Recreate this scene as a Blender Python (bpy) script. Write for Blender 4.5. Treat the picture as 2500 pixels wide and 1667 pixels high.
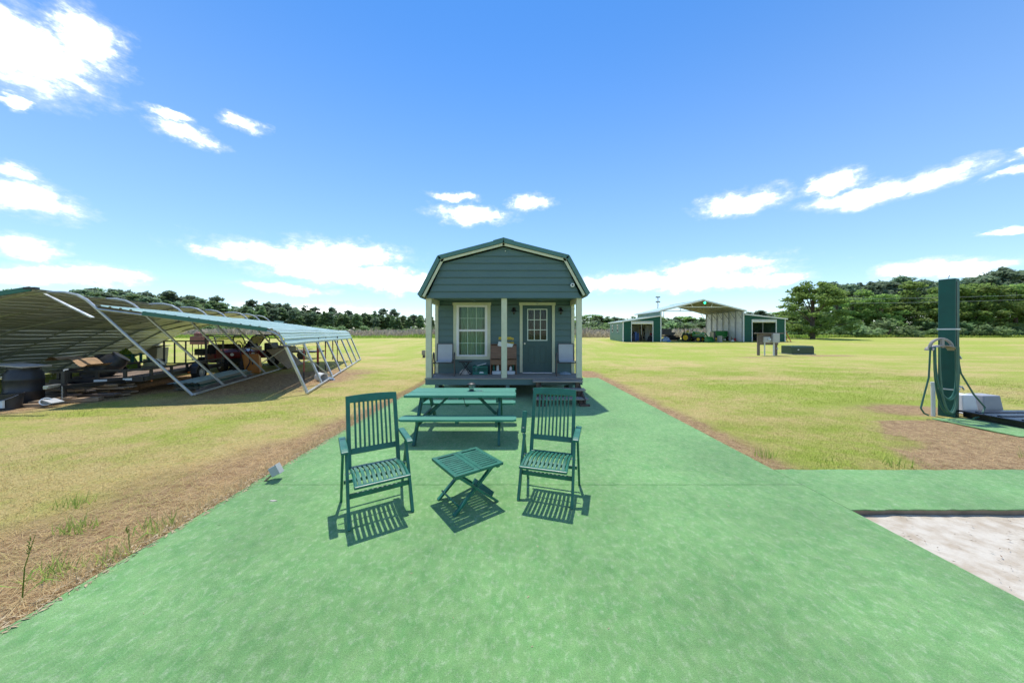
import bpy, math, random
import numpy as np
from mathutils import Vector, Matrix, Quaternion, noise as mnoise
random.seed(7); RNG = np.random.default_rng(7)
for o in list(bpy.data.objects): bpy.data.objects.remove(o)
SC = bpy.context.scene; COL = SC.collection; R = math.radians
# ------------------------------------------------------------------ camera
H, F = 1.8, 764.0                      # eye height in metres, focal length in photo pixels (2500 wide)
cd = bpy.data.cameras.new('camera'); cam = bpy.data.objects.new('camera', cd); COL.objects.link(cam)
cam.location = (0, 0, H); cam.rotation_euler = (R(90), 0, 0)
cd.sensor_width = 36; cd.lens = F/2500*36; cd.shift_y = -21.5/2500; cd.clip_start = .05; cd.clip_end = 6000
SC.camera = cam
# ------------------------------------------------------------------ sun, sky, exposure
SUNV = Vector((-.06, .39, 1)).normalized()          # towards the sun
sl = bpy.data.lights.new('sun', 'SUN'); sl.energy = 2.3; sl.angle = R(.8); sl.color = (1, .955, .88)
so = bpy.data.objects.new('sun', sl); COL.objects.link(so); so.location = (0, 0, 30)
so.rotation_euler = (-SUNV).to_track_quat('-Z', 'Y').to_euler()
SC.view_settings.view_transform = 'Standard'; SC.view_settings.look = 'None'
SC.view_settings.exposure = 1.08; SC.view_settings.gamma = 1; SC.view_settings.use_curve_mapping = False
W = bpy.data.worlds.new('World'); SC.world = W; W.use_nodes = True
nt = W.node_tree; nt.nodes.clear(); N = nt.nodes.new; L = nt.links.new
sky = N('ShaderNodeTexSky'); sky.sky_type = 'NISHITA'; sky.sun_disc = False
sky.sun_elevation = math.asin(SUNV.z); sky.sun_rotation = math.atan2(SUNV.x, SUNV.y)
sky.air_density = 1.0; sky.dust_density = .0; sky.ozone_density = 3.2; sky.altitude = 50
hs = N('ShaderNodeHueSaturation'); hs.inputs['Saturation'].default_value = 1.24; hs.inputs['Value'].default_value = .70
L(sky.outputs[0], hs.inputs['Color'])
tc = N('ShaderNodeTexCoord'); sep = N('ShaderNodeSeparateXYZ'); L(tc.outputs['Generated'], sep.inputs[0])
def wm(op, a, b=None, c=None, clamp=False):
    n = N('ShaderNodeMath'); n.operation = op; n.use_clamp = clamp
    for i, v in enumerate((a, b, c)):
        if v is None: continue
        if isinstance(v, (int, float)): n.inputs[i].default_value = v
        else: L(v, n.inputs[i])
    return n.outputs[0]
az = wm('ARCTAN2', sep.outputs[0], sep.outputs[1]); el = wm('ARCSINE', sep.outputs[2])
def wcomb(x, y, z=0):
    n = N('ShaderNodeCombineXYZ')
    for i, v in enumerate((x, y, z)):
        if isinstance(v, (int, float)): n.inputs[i].default_value = v
        else: L(v, n.inputs[i])
    return n.outputs[0]
def wnoise(vec, scale, det, rough, out='Fac'):
    n = N('ShaderNodeTexNoise'); n.inputs['Scale'].default_value = scale; n.inputs['Detail'].default_value = det
    n.inputs['Roughness'].default_value = rough; L(vec, n.inputs['Vector']); return n.outputs[out]
def vm(op, a, b):
    n = N('ShaderNodeVectorMath'); n.operation = op
    for i, v in enumerate((a, b)):
        if isinstance(v, tuple): n.inputs[i].default_value = v
        elif v is not None: L(v, n.inputs[i])
    return n.outputs['Value'] if op == 'LENGTH' else n.outputs[0]
pv = wcomb(az, el)
nv = wcomb(az, wm('MULTIPLY', el, 1.7))
wrp = vm('SUBTRACT', wnoise(nv, 9, 5, .65, 'Color'), (.5, .5, .5))
pw = vm('ADD', pv, vm('MULTIPLY', wrp, (.13, .06, 0)))
def azel(px, py): return math.atan2(px-1250, F), math.atan2(812-py, math.hypot(px-1250, F))
CLOUDS = [(80,135,180,82),(215,95,85,62),(0,70,70,60),(30,235,45,18),
 (60,482,150,38),(40,425,80,20),(60,612,105,26),(110,676,180,20),(275,672,80,20),
 (455,327,80,20),(418,284,50,11),(600,305,46,18),(1148,525,80,20),(1108,481,50,10),(1295,500,46,18),
 (525,617,62,15),(740,630,180,28),(850,618,130,30),(850,668,190,24),(985,688,110,26),(705,705,100,10),
 (1805,496,100,27),(2030,447,60,24),(2130,473,150,26),(2270,440,110,27),
 (2490,380,50,15),(2480,427,60,11),(1740,650,140,18),(1540,690,160,20),(1680,683,190,22),(1860,680,100,17),
 (2270,657,130,22),(2400,652,90,16),(800,757,170,12),(2440,560,40,9)]
best = None
for cx, cy, rx, ry in CLOUDS:
    a0, e0 = azel(cx, cy); a1 = azel(cx+rx, cy)[0]; a2 = azel(cx-rx, cy)[0]; e1 = azel(cx, cy-ry)[1]; e2 = azel(cx, cy+ry)[1]
    sa, se = 2/(a1-a2)/1.45, 2/(e1-e2)/1.45; n_ = N('ShaderNodeVectorMath'); n_.operation = 'MULTIPLY_ADD'; L(pw, n_.inputs[0]); n_.inputs[1].default_value = (sa, se, 0); n_.inputs[2].default_value = (-a0*sa, -e0*se, 0)
    m = vm('LENGTH', n_.outputs[0], None); best = m if best is None else wm('MINIMUM', best, m)
best = wm('SUBTRACT', 1, best)
# unseen sky outside the frame: extra cloud added to whiten the fill light
bg = wm('MULTIPLY', wm('SUBTRACT', wnoise(nv, 1.9, 3, .5), .525), 3.5)
back = wm('MULTIPLY', wm('SUBTRACT', wm('ABSOLUTE', az), 1.06), 12, clamp=True)
bgm = wm('SUBTRACT', wm('MULTIPLY', wm('ADD', bg, 1), back), 1)
best = wm('MAXIMUM', best, bgm)
fb = wm('SUBTRACT', wnoise(nv, 24, 7, .68), .5)
den = wm('ADD', best, wm('MULTIPLY', fb, 1.25))
mr = N('ShaderNodeMapRange'); mr.interpolation_type = 'SMOOTHSTEP'; mr.inputs['From Min'].default_value = -.12; mr.inputs['From Max'].default_value = 1.15
L(den, mr.inputs['Value'])
cov = wm('MULTIPLY', mr.outputs[0], .96)
shade = N('ShaderNodeMapRange'); shade.inputs['From Min'].default_value = .25; shade.inputs['From Max'].default_value = 1.0
shade.inputs['To Min'].default_value = 4.3; shade.inputs['To Max'].default_value = 17; L(den, shade.inputs['Value'])
hz_ = N('ShaderNodeMix'); hz_.data_type = 'RGBA'; hm = N('ShaderNodeMapRange'); hm.interpolation_type = 'SMOOTHSTEP'; hm.inputs['From Min'].default_value = .85; hm.inputs['From Max'].default_value = -.05; hm.inputs['To Max'].default_value = .34
L(el, hm.inputs['Value']); L(hm.outputs[0], hz_.inputs['Factor']); L(vm('MULTIPLY', hs.outputs[0], (.90, .915, .96)), hz_.inputs['A']); hz_.inputs['B'].default_value = (2.3, 2.85, 3.4, 1)   # pale haze painted into the sky colour, growing towards the horizon
cc = N('ShaderNodeMix'); cc.data_type = 'RGBA'; L(cov, cc.inputs['Factor']); L(hz_.outputs['Result'], cc.inputs['A'])
cw = vm('MULTIPLY', wcomb(shade.outputs[0], shade.outputs[0], shade.outputs[0]), (1.0, 1.005, 1.03)); L(cw, cc.inputs['B'])
bgn = N('ShaderNodeBackground'); bgn.inputs['Strength'].default_value = .15; L(cc.outputs['Result'], bgn.inputs['Color'])
wo = N('ShaderNodeOutputWorld'); L(bgn.outputs[0], wo.inputs['Surface'])

# ------------------------------------------------------------------ material helpers
MATS = {}
def mat(name, c, rough=.6, var=.18, scale=6., bump=0., metal=0., spec=.5, stretch=(1,1,1), c2=None, bscale=None, coat=0., det=5, thr=(.3,.7)):
    """base colour c varied by procedural noise (object space); c2 = second colour of the noise"""
    if name in MATS: return MATS[name]
    m = bpy.data.materials.new(name); m.use_nodes = True; t = m.node_tree; n = t.nodes; k = t.links.new
    p = n['Principled BSDF']; p.inputs['Roughness'].default_value = rough; p.inputs['Metallic'].default_value = metal
    p.inputs['Specular IOR Level'].default_value = spec
    if coat: p.inputs['Coat Weight'].default_value = coat; p.inputs['Coat Roughness'].default_value = .15
    co = n.new('ShaderNodeTexCoord'); mp = n.new('ShaderNodeMapping'); mp.inputs['Scale'].default_value = stretch
    k(co.outputs['Object'], mp.inputs['Vector'])
    nz = n.new('ShaderNodeTexNoise'); nz.inputs['Scale'].default_value = scale; nz.inputs['Detail'].default_value = det; nz.inputs['Roughness'].default_value = .62
    k(mp.outputs[0], nz.inputs['Vector'])
    r = n.new('ShaderNodeValToRGB'); r.color_ramp.elements[0].position = thr[0]; r.color_ramp.elements[1].position = thr[1]
    a = c if c2 else tuple(x*(1-var) for x in c); b = c2 if c2 else tuple(min(1, x*(1+var)) for x in c)
    r.color_ramp.elements[0].color = (*a, 1); r.color_ramp.elements[1].color = (*b, 1)
    k(nz.outputs['Fac'], r.inputs['Fac']); k(r.outputs['Color'], p.inputs['Base Color'])
    mm = n.new('ShaderNodeMath'); mm.operation = 'MULTIPLY_ADD'; mm.inputs[1].default_value = .25; mm.inputs[2].default_value = rough-.12
    k(nz.outputs['Fac'], mm.inputs[0]); k(mm.outputs[0], p.inputs['Roughness'])
    if bump:
        bn = n.new('ShaderNodeTexNoise'); bn.inputs['Scale'].default_value = bscale or scale*5; bn.inputs['Detail'].default_value = 4
        k(mp.outputs[0], bn.inputs['Vector']); bp = n.new('ShaderNodeBump'); bp.inputs['Strength'].default_value = bump; bp.inputs['Distance'].default_value = .01
        k(bn.outputs['Fac'], bp.inputs['Height']); k(bp.outputs[0], p.inputs['Normal'])
    MATS[name] = m; return m
def glassmat(name, tint=(.9,.95,.93), refl=.07):
    m = bpy.data.materials.new(name); m.use_nodes = True; t = m.node_tree; n = t.nodes; n.clear(); k = t.links.new
    o = n.new('ShaderNodeOutputMaterial'); mx = n.new('ShaderNodeMixShader'); tr = n.new('ShaderNodeBsdfTransparent'); g = n.new('ShaderNodeBsdfGlossy')
    tr.inputs['Color'].default_value = (*tint, 1); g.inputs['Roughness'].default_value = .02
    f = n.new('ShaderNodeFresnel'); f.inputs['IOR'].default_value = 1.3; a = n.new('ShaderNodeMath'); a.operation = 'ADD'; a.inputs[1].default_value = refl
    k(f.outputs[0], a.inputs[0]); k(a.outputs[0], mx.inputs[0]); k(tr.outputs[0], mx.inputs[1]); k(g.outputs[0], mx.inputs[2]); k(mx.outputs[0], o.inputs['Surface'])
    MATS[name] = m; return m
def emitmat(name, c, s):
    m = bpy.data.materials.new(name); m.use_nodes = True; p = m.node_tree.nodes['Principled BSDF']
    p.inputs['Base Color'].default_value = (*c, 1); p.inputs['Emission Color'].default_value = (*c, 1); p.inputs['Emission Strength'].default_value = s
    MATS[name] = m; return m

# ------------------------------------------------------------------ mesh helpers
XF = {}
def V(*a): return Vector(a)
class MB:
    def __init__(s): s.v = []; s.f = []
    def add(s, vs, fs):
        b = len(s.v); s.v += [tuple(x) for x in vs]; s.f += [tuple(b+i for i in f) for f in fs]; return s
    def box(s, x0, x1, y0, y1, z0, z1):
        return s.add([(x,y,z) for z in (z0,z1) for y in (y0,y1) for x in (x0,x1)],
            [(0,2,3,1),(4,5,7,6),(0,1,5,4),(2,6,7,3),(0,4,6,2),(1,3,7,5)])
    def obox(s, c, size, rot=None):
        rm = rot or Matrix.Identity(3); hx, hy, hz = [q/2 for q in size]; c = Vector(c)
        return s.add([c + rm @ Vector((x,y,z)) for z in (-hz,hz) for y in (-hy,hy) for x in (-hx,hx)],
            [(0,2,3,1),(4,5,7,6),(0,1,5,4),(2,6,7,3),(0,4,6,2),(1,3,7,5)])
    def bar(s, p, q, w, h, up=(0,0,1)):
        """rectangular bar from p to q; w sideways, h along up"""
        p, q = Vector(p), Vector(q); d = (q-p).normalized(); u = Vector(up)
        if abs(d.dot(u)) > .98: u = Vector((0,1,0))
        a = d.cross(u).normalized()*(w/2); b = a.cross(d).normalized()*(h/2)
        return s.add([p-a-b,p+a-b,p+a+b,p-a+b,q-a-b,q+a-b,q+a+b,q-a+b], [(0,1,2,3),(7,6,5,4),(0,4,5,1),(1,5,6,2),(2,6,7,3),(3,7,4,0)])
    def tube(s, pts, r, n=8, caps=True):
        pts = [Vector(p) for p in pts]; m = len(pts); rr = r if isinstance(r, (list, tuple)) else [r]*m; b = len(s.v)
        t = (pts[1]-pts[0]).normalized(); a = t.orthogonal().normalized()
        for i, p in enumerate(pts):
            t2 = (pts[min(i+1,m-1)]-pts[max(i-1,0)]).normalized(); a = (a - t2*a.dot(t2)).normalized(); c = t2.cross(a)
            for j in range(n):
                g = 2*math.pi*j/n; s.v.append(tuple(p + (a*math.cos(g)+c*math.sin(g))*rr[i]))
        for i in range(m-1):
            for j in range(n):
                k = (j+1)%n; s.f.append((b+i*n+j, b+i*n+k, b+(i+1)*n+k, b+(i+1)*n+j))
        if caps: s.f.append(tuple(b+j for j in reversed(range(n)))); s.f.append(tuple(b+(m-1)*n+j for j in range(n)))
        return s
    def lathe(s, prof, c=(0,0,0), n=16, axis=None, cap=True):
        """prof = [(radius, height)]; axis = direction of the height"""
        b = len(s.v); q = Vector((0,0,1)).rotation_difference(Vector(axis)) if axis else Quaternion(); c = Vector(c)
        for r, h in prof:
            for j in range(n):
                g = 2*math.pi*j/n; s.v.append(tuple(c + q @ Vector((r*math.cos(g), r*math.sin(g), h))))
        for i in range(len(prof)-1):
            for j in range(n):
                k = (j+1)%n; s.f.append((b+i*n+j, b+i*n+k, b+(i+1)*n+k, b+(i+1)*n+j))
        if cap: s.f.append(tuple(b+j for j in reversed(range(n)))); s.f.append(tuple(b+(len(prof)-1)*n+j for j in range(n)))
        return s
    def prism(s, poly, o, u, v, w):
        """polygon (2d) in plane o+u*a+v*b, extruded by vector w"""
        o, u, v, w = map(Vector, (o, u, v, w)); n = len(poly); b = len(s.v)
        for k in (0, 1): s.v += [tuple(o+u*a+v*c+w*k) for a, c in poly]
        s.f.append(tuple(b+i for i in reversed(range(n)))); s.f.append(tuple(b+n+i for i in range(n)))
        for i in range(n): j = (i+1)%n; s.f.append((b+i, b+j, b+n+j, b+n+i))
        return s
    def ribbed(s, o, u, v, h, u0, u1, pitch=.23, depth=.02, flip=False, th=.003):
        """metal sheet: ribs run along u; v is across, height h; u0/u1 numbers or functions of the height; a thin closed sheet"""
        o, u, v = Vector(o), Vector(u).normalized(), Vector(v).normalized(); nn = u.cross(v)*(-1 if flip else 1)
        f0 = u0 if callable(u0) else (lambda t: u0); f1 = u1 if callable(u1) else (lambda t: u1)
        pr = [(0, 0)]; t = pitch*.35
        while t < h-.09: pr += [(t,0),(t+.018,depth),(t+.05,depth),(t+.068,0)]; t += pitch
        pr.append((h, 0)); b = len(s.v); m = len(pr)
        for layer in (0, th):
            for t, dd in pr:
                for g in (f0(t), f1(t)): s.v.append(tuple(o+u*g+v*t+nn*(dd+layer)))
        for i in range(m-1):
            s.f.append((b+2*i, b+2*i+2, b+2*i+3, b+2*i+1)); c = b+2*m; s.f.append((c+2*i, c+2*i+1, c+2*i+3, c+2*i+2))
            s.f.append((b+2*i, c+2*i, c+2*i+2, b+2*i+2)); s.f.append((b+2*i+1, b+2*i+3, c+2*i+3, c+2*i+1))
        c = b+2*m; e = 2*m-2
        s.f.append((b, b+1, c+1, c)); s.f.append((b+e, c+e, c+e+1, b+e+1)); return s
    def build(s, name, m, parent=None, smooth=False, bevel=0, local=False, kind=None, label=None, cat=None, group=None, solid=0):
        """one mesh object. Vertices are world coordinates unless local (then they are the parent's own)"""
        me = bpy.data.meshes.new(name); vs = s.v
        if parent is not None and not local:
            inv = XF[parent.name].inverted(); vs = [tuple(inv @ Vector(q)) for q in vs]
        me.from_pydata(vs, [], s.f); me.update()
        if m is not None: me.materials.append(MATS[m] if isinstance(m, str) else m)
        if smooth:
            me.polygons.foreach_set('use_smooth', [True]*len(me.polygons))
            try: me.set_sharp_from_angle(angle=R(40))
            except Exception: pass
        o = bpy.data.objects.new(name, me); COL.objects.link(o)
        if parent is not None: o.parent = parent; XF[o.name] = XF[parent.name]
        else: XF[o.name] = Matrix.Identity(4)
        if bevel:
            bv = o.modifiers.new('bevel', 'BEVEL'); bv.width = bevel; bv.segments = 2; bv.limit_method = 'ANGLE'; bv.angle_limit = R(50)
        if kind: o['kind'] = kind
        tag(o, label, cat, group); return o
def tag(o, label=None, cat=None, group=None):
    if label: o['label'] = label
    if cat: o['category'] = cat
    if group: o['group'] = group
    return o
def thing(name, label, cat, loc=(0,0,0), rotz=0, group=None):
    o = bpy.data.objects.new(name, None); COL.objects.link(o); o.empty_display_size = .1
    o.location = loc; o.rotation_euler = (0, 0, rotz); tag(o, label, cat, group)
    XF[o.name] = Matrix.Translation(Vector(loc)) @ Matrix.Rotation(rotz, 4, 'Z'); return o
def solo(name, mb, m, label, cat, group=None, **k):
    """a thing that is a single mesh; its origin is moved to its base"""
    a = np.array(mb.v); c = ((a[:,0].min()+a[:,0].max())/2, (a[:,1].min()+a[:,1].max())/2, a[:,2].min())
    mb.v = [tuple(q) for q in a-np.array(c)]
    o = mb.build(name, m, label=label, cat=cat, group=group, **k); o.location = c
    XF[o.name] = Matrix.Translation(Vector(c)); return o
def dup(root, loc, rotz=None, label=None, group=None, scale=None):
    def cp(o, par):
        c = o.copy(); COL.objects.link(c); c.parent = par
        for ch in list(o.children): cp(ch, c)
        return c
    r = cp(root, None); r.location = loc
    if rotz is not None: r.rotation_euler = (0, 0, rotz)
    if scale: r.scale = scale if isinstance(scale, tuple) else (scale,)*3
    if label: r['label'] = label
    if group: r['group'] = group
    return r
def text_mesh(name, body, size, m, parent, M4, extrude=.001):
    cu = bpy.data.curves.new('lettering', 'FONT'); cu.body = body; cu.size = size; cu.extrude = extrude; cu.align_x = 'CENTER'; cu.align_y = 'CENTER'
    t = bpy.data.objects.new('lettering', cu); COL.objects.link(t); bpy.context.view_layer.update()
    me = bpy.data.meshes.new_from_object(t.evaluated_get(bpy.context.evaluated_depsgraph_get())); bpy.data.objects.remove(t)
    me.transform((XF[parent.name].inverted() if parent is not None else Matrix.Identity(4)) @ M4); me.materials.clear(); me.materials.append(MATS[m])
    o = bpy.data.objects.new(name, me); COL.objects.link(o); o.parent = parent; XF[o.name] = XF[parent.name] if parent is not None else Matrix.Identity(4); return o
def fmesh(name, verts, tris, m, attrs=None, kind=None, label=None, cat=None):
    """big triangle mesh from numpy arrays"""
    me = bpy.data.meshes.new(name); nv_, nf = len(verts), len(tris)
    me.vertices.add(nv_); me.vertices.foreach_set('co', verts.astype(np.float32).ravel())
    k = tris.shape[1]; me.loops.add(nf*k); me.loops.foreach_set('vertex_index', tris.astype(np.int32).ravel())
    me.polygons.add(nf); me.polygons.foreach_set('loop_start', np.arange(0, nf*k, k, dtype=np.int32)); me.polygons.foreach_set('loop_total', np.full(nf, k, dtype=np.int32))
    for an, av in (attrs or {}).items():
        at = me.attributes.new(an, 'FLOAT', 'POINT'); at.data.foreach_set('value', av.astype(np.float32))
    me.update(calc_edges=True); me.materials.append(MATS[m] if isinstance(m, str) else m)
    if name is None: return me
    o = bpy.data.objects.new(name, me); COL.objects.link(o); XF[o.name] = Matrix.Identity(4)
    if kind: o['kind'] = kind
    tag(o, label, cat); return o
def gz(x, y):
    """ground height: level near the patio, rising gently beyond 22 m"""
    t = np.clip((np.asarray(y, float)-22)/38, 0, 1); return -.025 + .83*(t*t*(3-2*t)*.45 + t*.55)
def vnoise(x, y, seed=0):
    """2d value noise for numpy arrays, 0..1"""
    x = np.asarray(x, float)+seed*17.3; y = np.asarray(y, float)+seed*31.7
    xi, yi = np.floor(x).astype(np.int64), np.floor(y).astype(np.int64); fx, fy = x-xi, y-yi; fx = fx*fx*(3-2*fx); fy = fy*fy*(3-2*fy)
    def h(a, b):
        n = (a*374761393 + b*668265263 + seed*144269) & 0xffffffff; n = ((n ^ (n >> 13))*1274126177) & 0xffffffff; return ((n ^ (n >> 16)) & 0xffff)/65535.
    return (h(xi,yi)*(1-fx)+h(xi+1,yi)*fx)*(1-fy) + (h(xi,yi+1)*(1-fx)+h(xi+1,yi+1)*fx)*fy
def fbm(x, y, seed=0, o=4):
    a, t, w = 0., 0., 1.
    for i in range(o): a = a + w*vnoise(np.asarray(x)*2**i, np.asarray(y)*2**i, seed+i); t += w; w *= .55
    return a/t

def nth(i):
    """ordinal in words"""
    small = ['leftmost','second','third','fourth','fifth','sixth','seventh','eighth','ninth','tenth','eleventh','twelfth','thirteenth','fourteenth','fifteenth','sixteenth','seventeenth','eighteenth','nineteenth','twentieth']
    if i == 0: return 'leftmost'
    return (small[i] if i < 20 else 'twenty-'+['first','second','third','fourth','fifth','sixth','seventh','eighth','ninth'][(i-20)%9])+' from the left of the'
# ------------------------------------------------------------------ ground
def lawn_nodes(name, blade=False):
    m = bpy.data.materials.new(name); m.use_nodes = True; t = m.node_tree; n = t.nodes; k = t.links.new; p = n['Principled BSDF']
    p.inputs['Roughness'].default_value = .9; p.inputs['Specular IOR Level'].default_value = .15
    g = n.new('ShaderNodeNewGeometry')
    def at(a): q = n.new('ShaderNodeAttribute'); q.attribute_name = a; return q.outputs['Fac']
    def nz(s, d=4, vec=None):
        q = n.new('ShaderNodeTexNoise'); q.inputs['Scale'].default_value = s; q.inputs['Detail'].default_value = d; q.inputs['Roughness'].default_value = .65
        k(vec or g.outputs['Position'], q.inputs['Vector']); return q.outputs['Fac']
    def mixc(f, a, b):
        q = n.new('ShaderNodeMix'); q.data_type = 'RGBA'
        for s, v in (('Factor', f), ('A', a), ('B', b)):
            if isinstance(v, tuple): q.inputs[s].default_value = (*v, 1)
            elif isinstance(v, float): q.inputs[s].default_value = v
            else: k(v, q.inputs[s])
        return q.outputs['Result']
    def rng(v, a, b):
        q = n.new('ShaderNodeMapRange'); q.inputs['From Min'].default_value = a; q.inputs['From Max'].default_value = b; k(v, q.inputs['Value']); return q.outputs[0]
    def mth(op, a, b):
        q = n.new('ShaderNodeMath'); q.operation = op; q.use_clamp = True
        for i, v in enumerate((a, b)):
            if isinstance(v, float): q.inputs[i].default_value = v
            else: k(v, q.inputs[i])
        return q.outputs[0]
    mp = n.new('ShaderNodeMapping'); mp.inputs['Scale'].default_value = (.55, 1.3, 1); k(g.outputs['Position'], mp.inputs['Vector'])
    fine = nz(30, 6); mid = nz(4, 5); big = nz(.30, 6, mp.outputs[0])
    gsum = mth('ADD', mth('MULTIPLY', at('green'), .55), mth('MULTIPLY', rng(big, .33, .67), .45))
    if blade:
        rv = at('tone'); base = mixc(rng(mth('ADD', mth('MULTIPLY', gsum, .75), mth('MULTIPLY', rv, .3)), .36, .66), (.64,.49,.22), (.35,.45,.065))
        base = mixc(mth('MULTIPLY', at('dirt'), .8), base, (.74,.58,.34))
        base = mixc(rng(rv, .88, 1.), base, (.33,.50,.08))
        vn = n.new('ShaderNodeVectorMath'); vn.operation = 'MULTIPLY_ADD'; vn.inputs[1].default_value = (.35,.35,.35); vn.inputs[2].default_value = (0,0,.8); k(g.outputs['Normal'], vn.inputs[0])
        vv_ = n.new('ShaderNodeVectorMath'); vv_.operation = 'NORMALIZE'; k(vn.outputs[0], vv_.inputs[0]); k(vv_.outputs[0], p.inputs['Normal'])
    else:
        lawn = mixc(rng(mth('ADD', mth('MULTIPLY', gsum, .7), mth('MULTIPLY', rng(mid, .3, .7), .3)), .30, .66), (.64,.50,.21), (.38,.47,.07))
        lawn = mixc(rng(fine, .36, .62), mixc(.6, lawn, (.25,.24,.06)), lawn)
        soil = mixc(rng(nz(9, 6), .35, .65), (.25,.15,.075), (.50,.34,.18)); soil = mixc(rng(nz(60, 3), .55, .72), soil, (.55,.44,.25))
        base = mixc(rng(mth('ADD', at('dirt'), mth('SUBTRACT', mth('MULTIPLY', mid, .8), .4)), .3, .62), lawn, soil)
        bn = n.new('ShaderNodeBump'); bn.inputs['Strength'].default_value = .9; bn.inputs['Distance'].default_value = .055; k(nz(45, 6), bn.inputs['Height']); k(bn.outputs[0], p.inputs['Normal'])
    k(base, p.inputs['Base Color']); MATS[name] = m
    if blade:
        tl = n.new('ShaderNodeBsdfTranslucent'); mxs = n.new('ShaderNodeMixShader'); mxs.inputs[0].default_value = .5; out = [q for q in n if q.type == 'OUTPUT_MATERIAL'][0]
        k(base, tl.inputs['Color']); k(p.outputs[0], mxs.inputs[1]); k(tl.outputs[0], mxs.inputs[2]); k(mxs.outputs[0], out.inputs['Surface'])
    return m
lawn_nodes('lawn'); lawn_nodes('grass_blade', True)
CX0, CX1 = -3.09, 3.44                                 # carpet sides
def dirtmask(x, y):
    x, y = np.asarray(x, float), np.asarray(y, float); n1 = fbm(x*.9, y*.9, 3); d = np.zeros_like(x+y)
    wl = np.interp(y, [0, 3.4, 4.2, 5.5, 8, 13], [4.0, 3.2, 2.3, 1.3, .7, .4]); dl = CX0-x
    d = np.maximum(d, np.where((dl > -.5) & (y < 14), 1-dl/wl/(.55+.9*n1), 0))
    dr = x-CX1; d = np.maximum(d, np.where((dr > -.5) & (y > 4) & (y < 15), .85-dr/np.interp(y, [4, 6, 12], [1.0, 1.1, 1.2])/(.5+n1), 0))
    edge = 6.4-(6.1-y)*.75; d = np.maximum(d, np.where((y < 6.6) & (y > 4), np.clip((x-edge+.9*(n1-.5)*3)*.9, 0, .95)*np.clip((6.7-y+(n1-.5))*1.6, 0, 1)*np.clip((13.5-x)*.6, 0, 1), 0))
    for cx, cy, rx, ry, a in ((-8.6, 12, 4.2, 6, .75), (-12.5, 10.5, 3.5, 6, .9), (18.7, 23.3, 5, .7, .8), (24.5, 24.2, 4, .5, .6), (27, 43.5, 12, .7, .7), (9.3, 7.4, 2.2, 1.0, .6), (27, 49, 6.5, 5, .9)):
        d = np.maximum(d, a*1.5*(1-np.hypot((x-cx)/rx, (y-cy)/ry))*(.5+n1))
    return np.clip(d, 0, 1)
def greenmask(x, y):
    x, y = np.asarray(x, float), np.asarray(y, float)
    g = .5+(fbm(x*.35, y*.55, 9)-.5)*1.5-.05 + (fbm(x*1.3, y*1.9, 5)-.5)*1.1
    g = g + np.where(x > 0, .10, .02) + np.where(y > 26, .12, 0)
    ring = np.exp(-((x-CX0+2.6)/.5)**2)*np.where((y > 4.4) & (y < 9), .25, 0)
    return np.clip(g + ring, 0, 1)
def graded(a, b, s0, far, grow=1.16):
    t = list(np.arange(a, b, s0)); s = s0; p = t[-1]
    while p < far: s *= grow; p += s; t.append(p)
    s = s0; p = t[0]
    while p > (-far if a < 0 else a-200): s *= grow; p -= s; t.insert(0, p)
    return np.array(t)
gx = graded(-15, 14, .14, 3500); gy = graded(.6, 16, .14, 3500)
GX, GY = np.meshgrid(gx, gy); GZ = gz(GX, GY) + np.where((GX > CX0-.02) & (GX < CX1+.02) & (GY < 12.6), -.03, (fbm(GX*2, GY*2, 2)-.5)*.03)
GZ = np.where((GX > CX1) & (GY < 4.2), -.075 + (fbm(GX*3, GY*3, 2)-.5)*.012, GZ)
nx, ny = len(gx), len(gy); I = (np.arange(ny-1)[:,None]*nx + np.arange(nx-1)[None,:]).ravel()
fmesh('ground', np.stack([GX.ravel(), GY.ravel(), GZ.ravel()], 1), np.stack([I, I+1, I+1+nx, I+nx], 1), 'lawn',
      {'dirt': dirtmask(GX, GY).ravel(), 'green': greenmask(GX, GY).ravel()}, kind='structure', label='mown yellow-green lawn with straw and bare dirt patches')
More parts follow.
